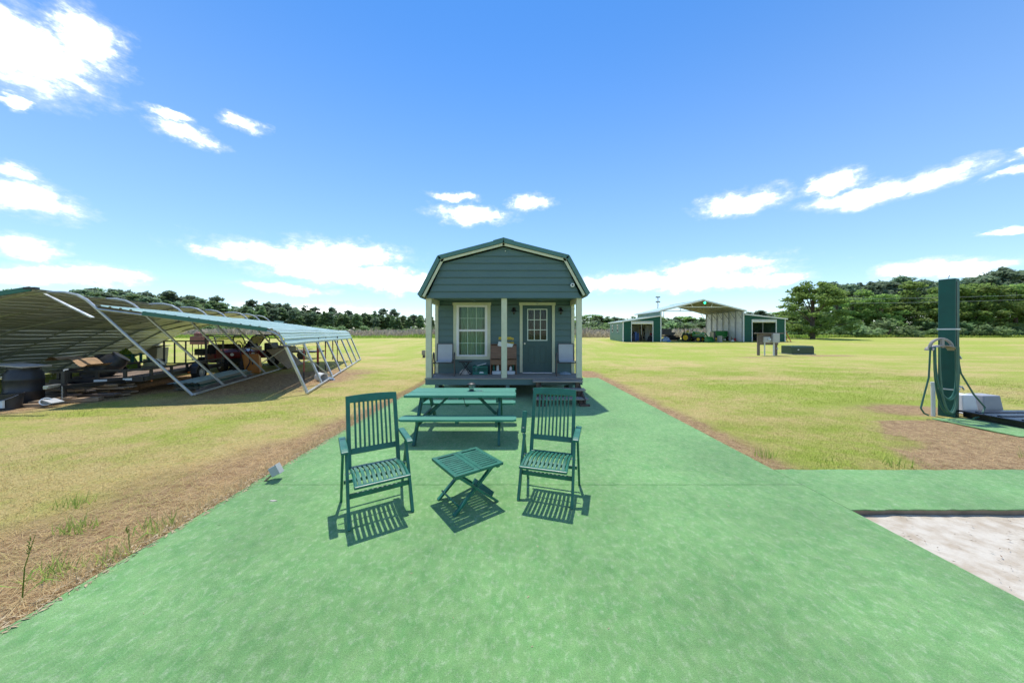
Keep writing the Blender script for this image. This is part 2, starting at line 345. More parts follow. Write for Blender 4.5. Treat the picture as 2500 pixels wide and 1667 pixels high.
# --- patio carpet: three pieces of artificial turf on a concrete slab
mat('turf_carpet', (.130,.345,.088), .95, c2=(.295,.485,.18), scale=7, bump=.85, bscale=260, stretch=(1.0,.8,1), det=10, spec=.1, thr=(.26,.88))
def fiber(m):
    t = m.node_tree; n = t.nodes; k = t.links.new; p = n['Principled BSDF']; r = [q for q in n if q.type == 'VALTORGB'][0]; co = [q for q in n if q.type == 'TEX_COORD'][0]
    a = n.new('ShaderNodeTexNoise'); a.inputs['Scale'].default_value = 140; a.inputs['Detail'].default_value = 3; k(co.outputs['Object'], a.inputs['Vector'])
    b = n.new('ShaderNodeTexNoise'); b.inputs['Scale'].default_value = 13; b.inputs['Detail'].default_value = 5; k(co.outputs['Object'], b.inputs['Vector'])
    s = n.new('ShaderNodeMath'); s.operation = 'MULTIPLY_ADD'; s.inputs[1].default_value = 1.0; k(a.outputs['Fac'], s.inputs[0])
    s2 = n.new('ShaderNodeMath'); s2.operation = 'MULTIPLY_ADD'; s2.inputs[1].default_value = .45; s2.inputs[2].default_value = .27; k(b.outputs['Fac'], s2.inputs[0]); k(s2.outputs[0], s.inputs[2])
    ms = n.new('ShaderNodeMapping'); ms.inputs['Scale'].default_value = (1, .7, 1); ms.inputs['Rotation'].default_value = (0, 0, .1); k(co.outputs['Object'], ms.inputs['Vector'])
    w = n.new('ShaderNodeTexNoise'); w.inputs['Scale'].default_value = 24; w.inputs['Detail'].default_value = 9; w.inputs['Roughness'].default_value = .75; k(ms.outputs[0], w.inputs['Vector'])
    wr = n.new('ShaderNodeMapRange'); wr.inputs['From Min'].default_value = .50; wr.inputs['From Max'].default_value = .74; wr.inputs['To Max'].default_value = .7; k(w.outputs['Fac'], wr.inputs['Value'])
    wx_ = n.new('ShaderNodeMix'); wx_.data_type = 'RGBA'; wx_.inputs['B'].default_value = (.52,.63,.40,1); k(wr.outputs[0], wx_.inputs['Factor']); k(r.outputs['Color'], wx_.inputs['A'])
    lg_ = n.new('ShaderNodeTexNoise'); lg_.inputs['Scale'].default_value = .8; lg_.inputs['Detail'].default_value = 5; k(co.outputs['Object'], lg_.inputs['Vector'])
    lr_ = n.new('ShaderNodeMapRange'); lr_.inputs['From Min'].default_value = .32; lr_.inputs['From Max'].default_value = .68; lr_.inputs['To Min'].default_value = .74; lr_.inputs['To Max'].default_value = 1.02; k(lg_.outputs['Fac'], lr_.inputs['Value'])
    sc_ = n.new('ShaderNodeVectorMath'); sc_.operation = 'SCALE'; k(wx_.outputs['Result'], sc_.inputs[0]); k(lr_.outputs[0], sc_.inputs['Scale'])  # broad noise painted into the colour in place of view-angle sheen
    mx = n.new('ShaderNodeVectorMath'); mx.operation = 'SCALE'; k(sc_.outputs[0], mx.inputs[0]); k(s.outputs[0], mx.inputs['Scale']); k(mx.outputs[0], p.inputs['Base Color'])
    p.inputs['Sheen Weight'].default_value = .25; p.inputs['Sheen Roughness'].default_value = .5
fiber(MATS['turf_carpet'])
mat('concrete', (.30,.22,.15), .9, .3, 5, .5)
mat('sand', (.40,.33,.24), .95, c2=(.54,.49,.40), scale=6, bump=.6, bscale=40, thr=(.35,.6))
def ragged(x0, x1, y0, y1, z0, z1, jit=(.004,.004,.004,.004), step=.08):
    """slab with slightly uneven edges: left, right, near, far jitter"""
    pts = []
    def run(a, b, fixed, horiz, j):
        k = max(2, int(abs(b-a)/step))
        for i in range(k):
            t = a+(b-a)*i/k; w = (mnoise.noise((t*9, fixed*3, 1))+.6*mnoise.noise((t*31, fixed, 2)))*j
            pts.append((t, fixed+w) if horiz else (fixed+w, t))
    run(x0, x1, y0, True, jit[2]); run(y0, y1, x1, False, jit[1]); run(x1, x0, y1, True, jit[3]); run(y1, y0, x0, False, jit[0])
    return MB().prism(pts, (0,0,z0), (1,0,0), (0,1,0), (0,0,z1-z0))
MB().box(CX0+.015, CX1-.01, -5, 12.5, -.2, -.012).build('patio_slab', 'concrete', kind='structure', label='concrete slab under the green carpet')
MB().box(CX1-.008, 14, 3.215, 4.10, -.2, -.012).build('path_slab', 'concrete', kind='structure', label='concrete strip under the side carpet')
ragged(CX0, CX1, -4.9, 3.706, -.012, 0, (.012,.006,0,.006)).build('carpet', 'turf_carpet', kind='structure', label='worn green artificial turf carpet in the foreground')
ragged(CX0-.01, CX1, 3.712, 12.5, -.012, .001, (.016,.012,.006,.02)).build('carpet', 'turf_carpet', kind='structure', label='green artificial turf carpet running to the cabin')
ragged(CX1+.009, 14, 3.19, 4.12, -.012, -.001, (.005,.01,.012,.02)).build('carpet', 'turf_carpet', kind='structure', label='green artificial turf strip leading to the right')
sb = MB(); sx = np.linspace(CX1-.01, 13, 60); sy = np.linspace(-3, 3.205, 40); SX, SY = np.meshgrid(sx, sy); SZ = -.062 + (fbm(SX*1.5, SY*1.5, 4)-.5)*.03 + (fbm(SX*9, SY*9, 6)-.5)*.012
I = (np.arange(39)[:,None]*60 + np.arange(59)[None,:]).ravel()
fmesh('sand_patch', np.stack([SX.ravel(), SY.ravel(), SZ.ravel()], 1), np.stack([I, I+1, I+61, I+60], 1), 'sand', kind='structure', label='pale sandy ground beside the carpet')
# --- grass blades, straw and litter
def blades(n, xr, yr, hgt, wid, dens, lay=0., dirtlove=False, green=None):
    x = RNG.uniform(*xr, n); y = RNG.uniform(*yr, n); d = dirtmask(x, y); g = greenmask(x, y)
    on = ((x > CX0+.0) & (x < CX1) & (y < 12.5)) | ((x > CX1-.1) & (y < 4.14)) | ((x > 8.7) & (x < 13) & (y > 5.3) & (y < 6.9))
    pr = (.25+.9*d) if dirtlove else np.clip(1.1-1.15*d, .10, 1)*(.35+.75*g)
    fade = np.clip((yr[1]-y)/(yr[1]-yr[0])*1.8, 0, 1)*np.clip((max(abs(xr[0]), abs(xr[1]))-np.abs(x))/2.5, 0, 1) if xr[1]-xr[0] > 3 else 1
    k = (RNG.random(n) < pr*dens*fade) & ~on & (np.abs(x) < y*1.75+.6); x, y, d, g = x[k], y[k], d[k], g[k]; n = len(x)
    a = RNG.uniform(0, 2*np.pi, n); ln = hgt*RNG.uniform(.45, 1.3, n); tilt = RNG.uniform(.1, .75, n) if not lay else RNG.uniform(1.25, 1.55, n)
    b = RNG.uniform(0, 2*np.pi, n); dx, dy = np.cos(a)*wid/2, np.sin(a)*wid/2; z0 = gz(x, y)-.004 + (lay*.02*RNG.random(n) if lay else 0)
    z0 = z0 + (fbm(x*2, y*2, 2)-.5)*.03
    tip = np.stack([x+np.cos(b)*ln*np.sin(tilt), y+np.sin(b)*ln*np.sin(tilt), z0+ln*np.cos(tilt)+.004], 1)
    v = np.stack([np.stack([x-dx, y-dy, z0], 1), np.stack([x+dx, y+dy, z0], 1), tip], 1).reshape(-1, 3)
    tone = RNG.random(n)*.87 if green is None else np.full(n, green)
    return v, np.repeat(d, 3), np.repeat(g, 3), np.repeat(tone, 3)
parts = [blades(150000, (-10, CX0), (1.2, 7), .028, .005, .9), blades(110000, (CX1, 11), (3.9, 9), .03, .005, 1.0), blades(90000, (-16, CX0), (6.5, 15), .035, .009, .8), blades(90000, (CX1, 20), (8, 18), .035, .010, .9),
         blades(60000, (-8, CX0), (1.2, 6.5), .14, .005, .8, lay=1, dirtlove=True), blades(26000, (CX1, 12), (4.1, 7), .07, .005, .8, lay=1, dirtlove=True),
         blades(5000, (CX0-.25, CX0), (2.2, 12), .10, .006, .9, dirtlove=True)]
for cx, cy, n_ in ((-3.45,2.35,60), (-3.2,2.5,50), (-3.7,2.05,40), (-4.0,2.9,90), (-4.6,3.3,80), (-3.3,2.9,60), (3.75,4.6,70), (4.4,4.35,70), (5.3,4.3,60), (-3.35,6.6,60), (7.6,4.5,60), (10.5,4.4,60)):
    parts.append(blades(n_, (cx-.16, cx+.12), (cy-.09, cy+.09), .15, .009, 1, dirtlove=True, green=.97))
vv = np.concatenate([p[0] for p in parts]); fmesh('grass', vv, np.arange(len(vv)).reshape(-1, 3), 'grass_blade',
    {'dirt': np.concatenate([p[1] for p in parts]), 'green': np.concatenate([p[2] for p in parts]), 'tone': np.concatenate([p[3] for p in parts])}, kind='stuff', label='short mown grass blades and dry straw', cat='grass')
# --- fallen bits on carpet and sand
def bits(name, n, xr, yr, z, lr, m, label):
    x = RNG.uniform(*xr, n); y = RNG.uniform(*yr, n); a = RNG.uniform(0, 6.28, n); l = RNG.uniform(*lr, n); w = l*RNG.uniform(.06, .3, n); c, s_ = np.cos(a), np.sin(a); zz = z+RNG.uniform(.002, .007, n)
    v = np.stack([np.stack([x-c*l, y-s_*l, zz], 1), np.stack([x+s_*w, y-c*w, zz+.003], 1), np.stack([x+c*l, y+s_*l, zz], 1), np.stack([x-s_*w, y+c*w, zz], 1)], 1).reshape(-1, 3)
    fmesh(name, v, np.arange(len(v)).reshape(-1, 4), m, kind='stuff', label=label, cat='litter')
mat('litter', (.16,.10,.055), .9, .5, 20); mat('litter_pale', (.42,.33,.2), .9, .3, 20)
bits('twig_litter', 900, (CX1+.05, 8), (.5, 3.16), -.052, (.004, .022), 'litter', 'dark twigs and leaf bits scattered on the sand'); bits('carpet_litter', 150, (CX0, CX1), (.8, 9), .0, (.006, .018), 'litter_pale', 'tiny dry leaf bits scattered over the green carpet')
bits('edge_straw', 2600, (CX0-.12, CX0+.06), (1.3, 11), .0, (.008, .03), 'litter_pale', 'dry straw along the left carpet edge')
# ------------------------------------------------------------------ foliage
def leafmat(name, c, c2, trans=.6):
    m = bpy.data.materials.new(name); m.use_nodes = True; t = m.node_tree; n = t.nodes; n.clear(); k = t.links.new
    o = n.new('ShaderNodeOutputMaterial'); a = n.new('ShaderNodeAttribute'); a.attribute_name = 'tone'; oi = n.new('ShaderNodeObjectInfo')
    mx = n.new('ShaderNodeMix'); mx.data_type = 'RGBA'; mx.inputs['A'].default_value = (*c, 1); mx.inputs['B'].default_value = (*c2, 1); k(a.outputs['Fac'], mx.inputs['Factor'])
    hv = n.new('ShaderNodeHueSaturation'); k(mx.outputs['Result'], hv.inputs['Color'])
    mr = n.new('ShaderNodeMapRange'); mr.inputs['To Min'].default_value = .72; mr.inputs['To Max'].default_value = 1.3; k(oi.outputs['Random'], mr.inputs['Value']); k(mr.outputs[0], hv.inputs['Value'])
    m2 = n.new('ShaderNodeMapRange'); m2.inputs['To Min'].default_value = .485; m2.inputs['To Max'].default_value = .515; k(oi.outputs['Random'], m2.inputs['Value']); k(m2.outputs[0], hv.inputs['Hue'])
    p = n.new('ShaderNodeBsdfPrincipled'); p.inputs['Roughness'].default_value = .55; p.inputs['Specular IOR Level'].default_value = .3; tr = n.new('ShaderNodeBsdfTranslucent'); ms = n.new('ShaderNodeMixShader'); ms.inputs[0].default_value = trans
    k(hv.outputs[0], p.inputs['Base Color']); k(hv.outputs[0], tr.inputs['Color']); k(p.outputs[0], ms.inputs[1]); k(tr.outputs[0], ms.inputs[2]); k(ms.outputs[0], o.inputs['Surface']); MATS[name] = m
leafmat('pine_needles', (.15,.22,.14), (.27,.36,.215)); leafmat('leaves', (.15,.25,.065), (.31,.45,.12)); leafmat('leaves_dark', (.155,.245,.115), (.28,.39,.165))  # pine needle colours lightened to carry distance haze
leafmat('weeds', (.36,.32,.22), (.58,.50,.38), .4); leafmat('weeds_green', (.22,.34,.05), (.38,.50,.10), .4)
mat('bark', (.10,.075,.055), .9, .4, 4, .6, stretch=(1,1,.2))
def leaves(clumps, per, size, seed, flat=.5):
    """leaf-sized quads spread through the outer part of each clump (x,y,z,rx,ry,rz)"""
    g = np.random.default_rng(seed); P, S = [], []
    for (cx, cy, cz, rx, ry, rz) in clumps:
        n = max(8, int(per*(rx*ry*rz)**(2/3))); d = g.normal(size=(n, 3)); d /= np.linalg.norm(d, axis=1)[:,None]; r = g.random(n)**.45
        P.append(np.array([cx, cy, cz]) + d*r[:,None]*np.array([rx, ry, rz])*(1+.25*(g.random(n)[:,None]-.5)))
        S.append(np.clip(.25 + .5*g.random(n) + .25*d[:,2]*r, 0, 1))  # random leaf tone plus painted top light: paler upper side of each clump
    P = np.concatenate(P); S = np.concatenate(S); n = len(P)
    u = g.normal(size=(n, 3)); u[:,2] *= flat; u /= np.linalg.norm(u, axis=1)[:,None]; w = g.normal(size=(n, 3)); w[:,2] *= flat; w -= u*(u*w).sum(1)[:,None]; w /= np.linalg.norm(w, axis=1)[:,None]
    s = size*g.uniform(.5, 1.3, n)[:,None]; u = u*s; w = w*s*.55
    v = np.stack([P-u, P+w, P+u, P-w], 1).reshape(-1, 3); return v, np.repeat(S, 4)
def crown_mesh(name, clumps, per, size, seed, m, flat=.5):
    v, s = leaves(clumps, per, size, seed, flat); me = bpy.data.meshes.new(name)
    o = fmesh(name, v, np.arange(len(v)).reshape(-1, 4), m, {'tone': s}); me = o.data; bpy.data.objects.remove(o); return me
def trunk_mesh(h, r, limbs, seed):
    g = random.Random(seed); b = MB(); b.tube([(0,0,-.3),(g.uniform(-.1,.1),0,h*.35),(g.uniform(-.2,.2),g.uniform(-.2,.2),h*.7),(g.uniform(-.2,.2),0,h)], [r*1.25, r, r*.7, r*.2], 8)
    for z0, x, y, z in limbs: b.tube([(0,0,z0),(x*.5,y*.5,(z0+z)/2+.1),(x,y,z)], [r*.42, r*.3, r*.12], 5)
    return b
def make_tree(kind, seed):
    g = random.Random(seed); cl = []; limbs = []
    if kind == 'pine':            # bare pole, ragged layered top; 12 m
        h = 12; z = g.uniform(4.0, 5.5)
        while z < 11.2:
            k = g.randint(3, 5); wid = np.interp(z, [4, 6.5, 10, 12], [1.5, 2.1, 1.7, .7])
            for i in range(k):
                a = g.uniform(0, 6.28); d = wid*g.uniform(.45, 1.0); x, y = d*math.cos(a), d*math.sin(a)
                cl.append((x, y, z+g.uniform(-.2,.4), g.uniform(.75,1.2), g.uniform(.75,1.2), g.uniform(.5,.8))); limbs.append((z-.5, x, y, z))
            z += g.uniform(.55, .95)
        cl += [(0,0,11.3,.6,.6,.6), (g.uniform(-.3,.3),0,11.8,.35,.35,.4)]
        return trunk_mesh(11.6, .2, limbs, seed), cl, 'pine_needles', 115, .32
    if kind == 'slim':            # full, conical, 12 m
        z = 1.2
        while z < 11.5:
            wid = np.interp(z, [1, 4, 9, 12], [1.7, 2.1, 1.3, .3]); k = 4 if wid > 1 else 2
            for i in range(k):
                a = g.uniform(0, 6.28); d = wid*g.uniform(.3, .9); cl.append((d*math.cos(a), d*math.sin(a), z+g.uniform(-.3,.3), .75*wid/1.5+.25, .75*wid/1.5+.25, .5))
            z += .75
        return trunk_mesh(11, .17, [], seed), cl, 'leaves_dark', 100, .34
    if kind == 'broad':           # wide layered deciduous, 9 m
        for i in range(30):
            z = g.uniform(.9, 8.6); wid = np.interp(z, [.8, 2.5, 5, 7.5, 9], [2.9, 3.7, 3.4, 2.1, .8]); a = g.uniform(0, 6.28); d = wid*math.sqrt(g.random())
            x, y = d*math.cos(a), d*math.sin(a); cl.append((x, y, z, g.uniform(.9,1.5), g.uniform(.9,1.5), g.uniform(.4,.75)))
            if i % 3 == 0: limbs.append((max(1, z*.55), x, y, z))
        return trunk_mesh(7.5, .22, limbs, seed), cl, 'leaves', 120, .27
    if kind == 'bush':
        for i in range(14):
            a = g.uniform(0, 6.28); d = 2.2*math.sqrt(g.random()); z = g.uniform(.4, 3.0)*(1-d/4.5); cl.append((d*math.cos(a), d*math.sin(a), z+.2, g.uniform(.7,1.2), g.uniform(.7,1.2), g.uniform(.5,.8)))
        return trunk_mesh(2, .08, [], seed), cl, 'leaves_dark', 110, .26
TREE = {}
for kind, cnt in (('pine', 5), ('slim', 3), ('broad', 5), ('bush', 3)):
    TREE[kind] = []
    for i in range(cnt):
        tb, cl, m, per, sz = make_tree(kind, 100+i*7+len(kind)); tm = bpy.data.meshes.new('trunk'); tm.from_pydata(tb.v, [], tb.f); tm.update(); tm.materials.append(MATS['bark'])
        TREE[kind].append((tm, crown_mesh('crown', cl, per, sz, 50+i, m)))
def plant_tree(kind, x, y, h, label, group, rng, name=None, wid=1.):
    base = {'pine': 12., 'slim': 12., 'broad': 9., 'bush': 3.4}[kind]; s = h/base; tm, cm = rng.choice(TREE[kind])
    o = thing(name or {'pine': 'pine_tree', 'slim': 'conifer_tree', 'broad': 'broadleaf_tree', 'bush': 'bush'}[kind], label, 'bush' if kind == 'bush' else 'tree', (x, y, float(gz(x, y))), rng.uniform(0, 6.28), group)
    sw = s*wid*rng.uniform(.9, 1.15); o.scale = (sw, sw, s)
    for nm, me in (('trunk', tm), ('crown', cm)):
        c = bpy.data.objects.new(nm, me); COL.objects.link(c); c.parent = o
    return o
def at(px, Y): return (px-1250)/F*Y
tr = random.Random(5)
# far wood left of the cabin
TOPX = [-60, 60, 140, 210, 300, 380, 430, 515, 570, 640, 720, 800, 870, 950, 1050]; TOPY = [735, 738, 727, 706, 711, 713, 722, 724, 742, 738, 749, 752, 757, 762, 765]
def far_tree(px, dY, kinds, top, label_pine, label_slim, group):
    Y = float(np.interp(px, [0, 200, 1000], [92, 100, 185]))+dY; h = H+(812-top)*Y/F-float(gz(0, Y)); k = tr.choice(kinds)
    plant_tree(k, at(px, Y), Y, h, {'pine': label_pine, 'slim': label_slim, 'broad': label_slim}[k], group, tr, wid=1.35 if k != 'pine' else 1.2)
px = -70
while px < 1060:
    far_tree(px, tr.uniform(4, 14), ['pine', 'pine', 'slim'], np.interp(px, TOPX, TOPY)+tr.uniform(-9, 9), 'tall dark pine with a ragged crown in the far wood left of the cabin', 'dense dark conifer in the far wood left of the cabin', 'trees of the far wood left of the cabin'); px += tr.uniform(17, 26)
px = -60
while px < 1060:
    far_tree(px, tr.uniform(-8, 2), ['slim', 'slim', 'pine'], np.interp(px, TOPX, TOPY)+tr.uniform(3, 15), 'tall dark pine with a ragged crown in the far wood left of the cabin', 'dense dark conifer in the far wood left of the cabin', 'trees of the far wood left of the cabin'); px += tr.uniform(11, 16)
px = -60
while px < 1400:
    Y = float(np.interp(px, [0, 200, 1000], [88, 94, 176]))-8; plant_tree('bush', at(px, Y), Y, tr.uniform(2.6, 4.6), 'low leafy thicket at the foot of the far wood left of the cabin', 'thickets at the foot of the far wood', tr, wid=1.5); px += tr.uniform(16, 26)
plant_tree('broad', at(25, 62), 62, 9.6, 'bright green leafy tree above the carport roof at the left edge', None, tr, wid=.85)
# far wood between the cabin and the right-hand trees
px = 1395
while px < 2010:
    for dY, dt in ((tr.uniform(150, 160), tr.uniform(-5, 7)), (tr.uniform(132, 145), tr.uniform(8, 18))):
        Y = dY; top = float(np.interp(px, [1395, 1560, 1700, 1850, 1930, 2010], [772, 770, 772, 763, 754, 745]))+dt; k = tr.choice(['slim', 'broad', 'slim', 'pine'])
        plant_tree(k, at(px, Y), Y, H+(812-top)*Y/F-.8, 'green tree in the distant wood behind the barn', 'trees of the distant wood behind the barn', tr, wid=1.9)
    px += tr.uniform(13, 19)
px = 1400
while px < 2020:
    plant_tree('bush', at(px, 128), 128, tr.uniform(4, 6), 'low leafy thicket at the foot of the wood behind the barn', 'thickets behind the barn', tr, wid=1.5); px += tr.uniform(18, 27)
# right-hand wood: near leafy trees with pines above them
px = 2035; q_ = 0
while px < 2640:
    Y = tr.uniform(86, 96); top = float(np.interp(px, [2035, 2110, 2200, 2300, 2400, 2480, 2600], [702, 686, 682, 680, 672, 664, 676]))+tr.uniform(-16, 14)
    plant_tree('pine', at(px, Y), Y, H+(812-top)*Y/F-.8, nth(q_)+' tall pines rising behind the leafy trees at the right', 'pines behind the right-hand trees', tr, wid=1.15); px += tr.uniform(22, 36); q_ += 1
px = 2045; q_ = 0
while px < 2660:
    Y = tr.uniform(72, 77); top = float(np.interp(px, [2035, 2110, 2200, 2330, 2420, 2600], [722, 715, 702, 706, 698, 700]))+tr.uniform(-16, 16)
    plant_tree('broad', at(px, Y), Y, H+(812-top)*Y/F-.8, nth(q_)+' leafy green trees along the right-hand wood edge', 'leafy trees of the right-hand wood edge', tr, wid=.95); px += tr.uniform(24, 40); q_ += 1
px = 2050; q_ = 0
while px < 2660:
    Y = tr.uniform(66, 70); plant_tree('bush', at(px, Y), Y, tr.uniform(2.2, 4.4), nth(q_)+' low leafy bushes along the right-hand wood edge', 'bushes of the right-hand wood edge', tr, wid=1.2); px += tr.uniform(30, 55); q_ += 1
for px in (1905, 1950, 2030): plant_tree('bush', at(px, 75), 75, 3.6, 'low bush between the barn and the lone tree', 'bushes between the barn and the lone tree', tr, wid=1.3)
# the lone tree right of the barn
def lone_tree():
    g = random.Random(21); cl = []; limbs = []
    for i in range(115):
        z = g.uniform(1.5, 9.3); wid = np.interp(z, [1.5, 3, 5.5, 8, 10], [4.6, 5.6, 4.9, 3.2, 1.2]); a = g.uniform(0, 6.28); d = wid*math.sqrt(g.uniform(.08, 1))
        x, y = d*math.cos(a), d*math.sin(a); cl.append((x, y, z, g.uniform(.7,1.3), g.uniform(.7,1.3), g.uniform(.35,.65)))
        if i % 5 == 0: limbs.append((max(1.1, z*.5), x, y, z))
    cl += [(-1.2,0,9.6,.9,.9,.6), (1.8,0,9.8,.8,.7,.4), (-4.6,0,6.8,1.1,1,.4), (-5.2,0,5.6,.9,.9,.35), (2.9,0,9.1,.8,.8,.4), (-4.2,0,8.3,.45,.45,.3), (0,0,.8,.7,.7,.8), (0,0,1.8,.55,.55,.7)]
    Y = 55.; x = at(1984, Y); o = thing('broadleaf_tree', 'lone spreading leafy tree on the lawn right of the barn', 'tree', (x, Y, float(gz(x, Y))))
    trunk_mesh(8.5, .3, limbs, 3).build('trunk', 'bark', o, local=True, smooth=True)
    c = bpy.data.objects.new('crown', crown_mesh('crown', cl, 190, .22, 77, 'leaves')); COL.objects.link(c); c.parent = o
lone_tree()
# tall weeds between lawn and wood
def weeds(name, n, xr, yr, h, w, m, label, keep=None):
    x = RNG.uniform(*xr, n); y = RNG.uniform(*yr, n); k = np.abs(x) < y*1.75
    if keep is not None: k &= keep(x, y)
    x, y = x[k], y[k]; n = len(x); hh = h*RNG.uniform(.25, 1.25, n)*(.35+1.3*fbm(x*.25, y*.25, 8)); a = RNG.uniform(0, 6.28, n); z = gz(x, y)
    dx, dy = np.cos(a)*w*RNG.uniform(.5, 1.5, n), np.sin(a)*w; lx, ly = RNG.normal(0, .42, n)*hh, RNG.normal(0, .42, n)*hh
    v = np.stack([np.stack([x-dx*.4, y-dy*.4, z-.05], 1), np.stack([x+dx*.4, y+dy*.4, z-.05], 1), np.stack([x+dx+lx, y+dy+ly, z+hh*.8], 1), np.stack([x-dx*.3+lx, y-dy+ly, z+hh], 1)], 1).reshape(-1, 3)
    fmesh(name, v, np.arange(len(v)).reshape(-1, 4), m, {'tone': np.repeat(RNG.random(n), 4)}, kind='stuff', label=label, cat='weeds')
weeds('tall_weeds', 75000, (-125, 95), (62, 95), 1.35, .07, 'weeds', 'tall grey-brown dry weeds between the lawn and the wood', lambda x, y: x < at(1960, 1)*y*.92)
weeds('green_weeds', 22000, (-110, 60), (58.5, 66), .55, .08, 'weeds_green', 'bright green grass fringe in front of the dry weeds', lambda x, y: (x < 12) | (x > 40))
weeds('wood_edge_weeds', 9000, (45, 125), (64, 67.5), .5, .1, 'weeds_green', 'green grass fringe under the right-hand wood')

def stalk(x, y, h, lean, label):
    b = MB().tube([(x,y,-.03),(x+lean*.3,y,h*.5),(x+lean,y+.02,h)], [.004,.003,.0015], 5); g_ = random.Random(int(h*100))
    for i in range(9): t = .72+.03*i; b.tube([(x+lean*t,y,h*t),(x+lean*t+g_.uniform(-.012,.012),y+g_.uniform(-.012,.012),h*t+.02)], [.003,.001], 4)
    o = thing('weed_stalk', label, 'weed', (x, y, -.03)); b.build('stem', 'weeds_green', o)
    lf = MB()
    for i, a in enumerate((.4, 2.2, 3.9)): lf.add([(x,y,.01+i*.03),(x+.10*math.cos(a)+.01,y+.10*math.sin(a),.10+i*.02),(x+.2*math.cos(a),y+.2*math.sin(a),.06+i*.03),(x+.10*math.cos(a)-.01,y+.10*math.sin(a)+.01,.10+i*.02)], [(0,1,2,3)])
    lf.build('leaf', 'weeds_green', o)
stalk(-3.32, 2.12, .42, .06, 'tall green weed stalk at the lower left beside the carpet'); stalk(-3.2, 2.62, .17, -.03, 'short weed tuft with curved leaves at the carpet edge')
# ------------------------------------------------------------------ cabin
mat('siding', (.105,.172,.172), .55, .08, 3, .25, bscale=60, stretch=(.3,1,1), spec=.35)
mat('cream_trim', (.60,.59,.43), .6, .08, 5, .15); mat('green_metal', (.06,.165,.135), .35, .12, 4, spec=.5, coat=.3)
mat('white_vinyl', (.80,.76,.76), .4, .04); mat('deck_wood', (.30,.265,.225), .8, .35, 7, .5, stretch=(.25,5,5)); mat('old_wood', (.16,.13,.11), .85, .4, 6, .5, stretch=(.4,4,4))
mat('rough_plank', (.30,.21,.13), .85, .35, 6, .4, stretch=(.5,3,3))
mat('block', (.34,.32,.29), .9, .25, 9, .6); mat('door_paint', (.03,.08,.08), .45, .06, 5); mat('interior', (.16,.20,.16), .9, .2); mat('curtain', (.30,.42,.29), .9, .06, 2)
mat('black_metal', (.018,.018,.02), .45, .3); mat('steel', (.42,.44,.45), .35, .12, 6, metal=.85); mat('brass', (.6,.56,.5), .3, .1, metal=.9)
glassmat('window_glass', refl=.0); mat('dark_glass', (.01,.012,.012), .1, .2); mat('white_plastic', (.72,.73,.72), .4, .06); mat('black_plastic', (.028,.03,.034), .42, .4, 3)
mat('dirt_dark', (.06,.05,.04), .95, .4, 4, .5)
CXL, CXR, YF, YW, ZD, ZC = -2.345, 1.905, 8.49, 9.587, .567, 2.77      # cabin sides, porch front, porch wall, deck, ceiling
CC = (CXL+CXR)/2; YB = 16.6
def cx3(c): return 980+c*.28703
def wx(c): return (cx3(c)-1250)/79.69
def wz(c): return H-(560+c*.28703-812)/79.69
cab = thing('cabin', 'dark teal lap-sided cabin with gambrel roof and small front porch', 'cabin', (CC, YF, 0))
GP = [(-2.29,2.73),(-1.87,3.66),(-.22,4.10),(1.43,3.68),(1.86,2.73)]   # gable wall outline x,z
def clip(poly, z0, z1):
    def half(p, z, keep_above):
        out = []
        for i in range(len(p)):
            a, b = p[i], p[(i+1)%len(p)]; ia = (a[1] >= z) == keep_above or a[1] == z; ib = (b[1] >= z) == keep_above or b[1] == z
            if ia: out.append(a)
            if ia != ib: t = (z-a[1])/(b[1]-a[1]); out.append((a[0]+t*(b[0]-a[0]), z))
        return out
    return half(half(poly, z0, True), z1, False)
def lap(poly, z0, z1, y, name='siding_board', par=None):
    p = clip(poly, z0, z1)
    if len(p) < 3: return
    b = MB(); n = len(p); yy = [y-.008-.030*(1-(z-z0)/(z1-z0)) for x, z in p]
    b.v = [(x, q, z) for (x, z), q in zip(p, yy)] + [(x, y, z) for x, z in p]
    b.f = [tuple(range(n)), tuple(n+i for i in reversed(range(n)))] + [(i, n+i, n+(i+1)%n, (i+1)%n) for i in range(n)]
    b.build(name, 'siding', par or cab)
z = 2.72
while z < 4.15: lap(GP, z, z+.183, 8.455); z += .19
MB().prism(GP, (0,8.456,0), (1,0,0), (0,0,1), (0,.05,0)).build('gable_wall', 'siding', cab)
# porch wall with openings
WIN = (wx(470), wx(732), wz(1078), wz(645)); DOOR = (wx(1030), wx(1280), ZD+.02, wz(646))
def holes(x0, x1, z0, z1, rects):
    """split a strip around rectangular openings"""
    segs = [(x0, x1)]
    for a, b, c, d in rects:
        if z1 <= c+.001 or z0 >= d-.001: continue
        segs = [q for s, e in segs for q in ((s, min(e, a)), (max(s, b), e)) if q[1]-q[0] > .01]
    return segs
zs = sorted({round(ZD+i*.19, 3) for i in range(13) if ZD+i*.19 < ZC} | {round(v, 3) for v in (WIN[2], WIN[3], DOOR[3], ZC)})
for z0, z1 in zip(zs, zs[1:]):
    for a, b in holes(CXL+.02, CXR-.02, z0, z1, (WIN, DOOR)):
        zz = ZD+math.floor((z0-ZD+.001)/.19)*.19; lap([(a,z0),(b,z0),(b,z1),(a,z1)], z0, z1-.006, YW)
wb = MB()
for z0, z1 in zip(zs, zs[1:]):
    for a, b in holes(CXL+.02, CXR-.02, z0, z1, (WIN, DOOR)): wb.box(a, b, YW, YW+.1, z0, z1)
wb.build('porch_wall', 'siding', cab)
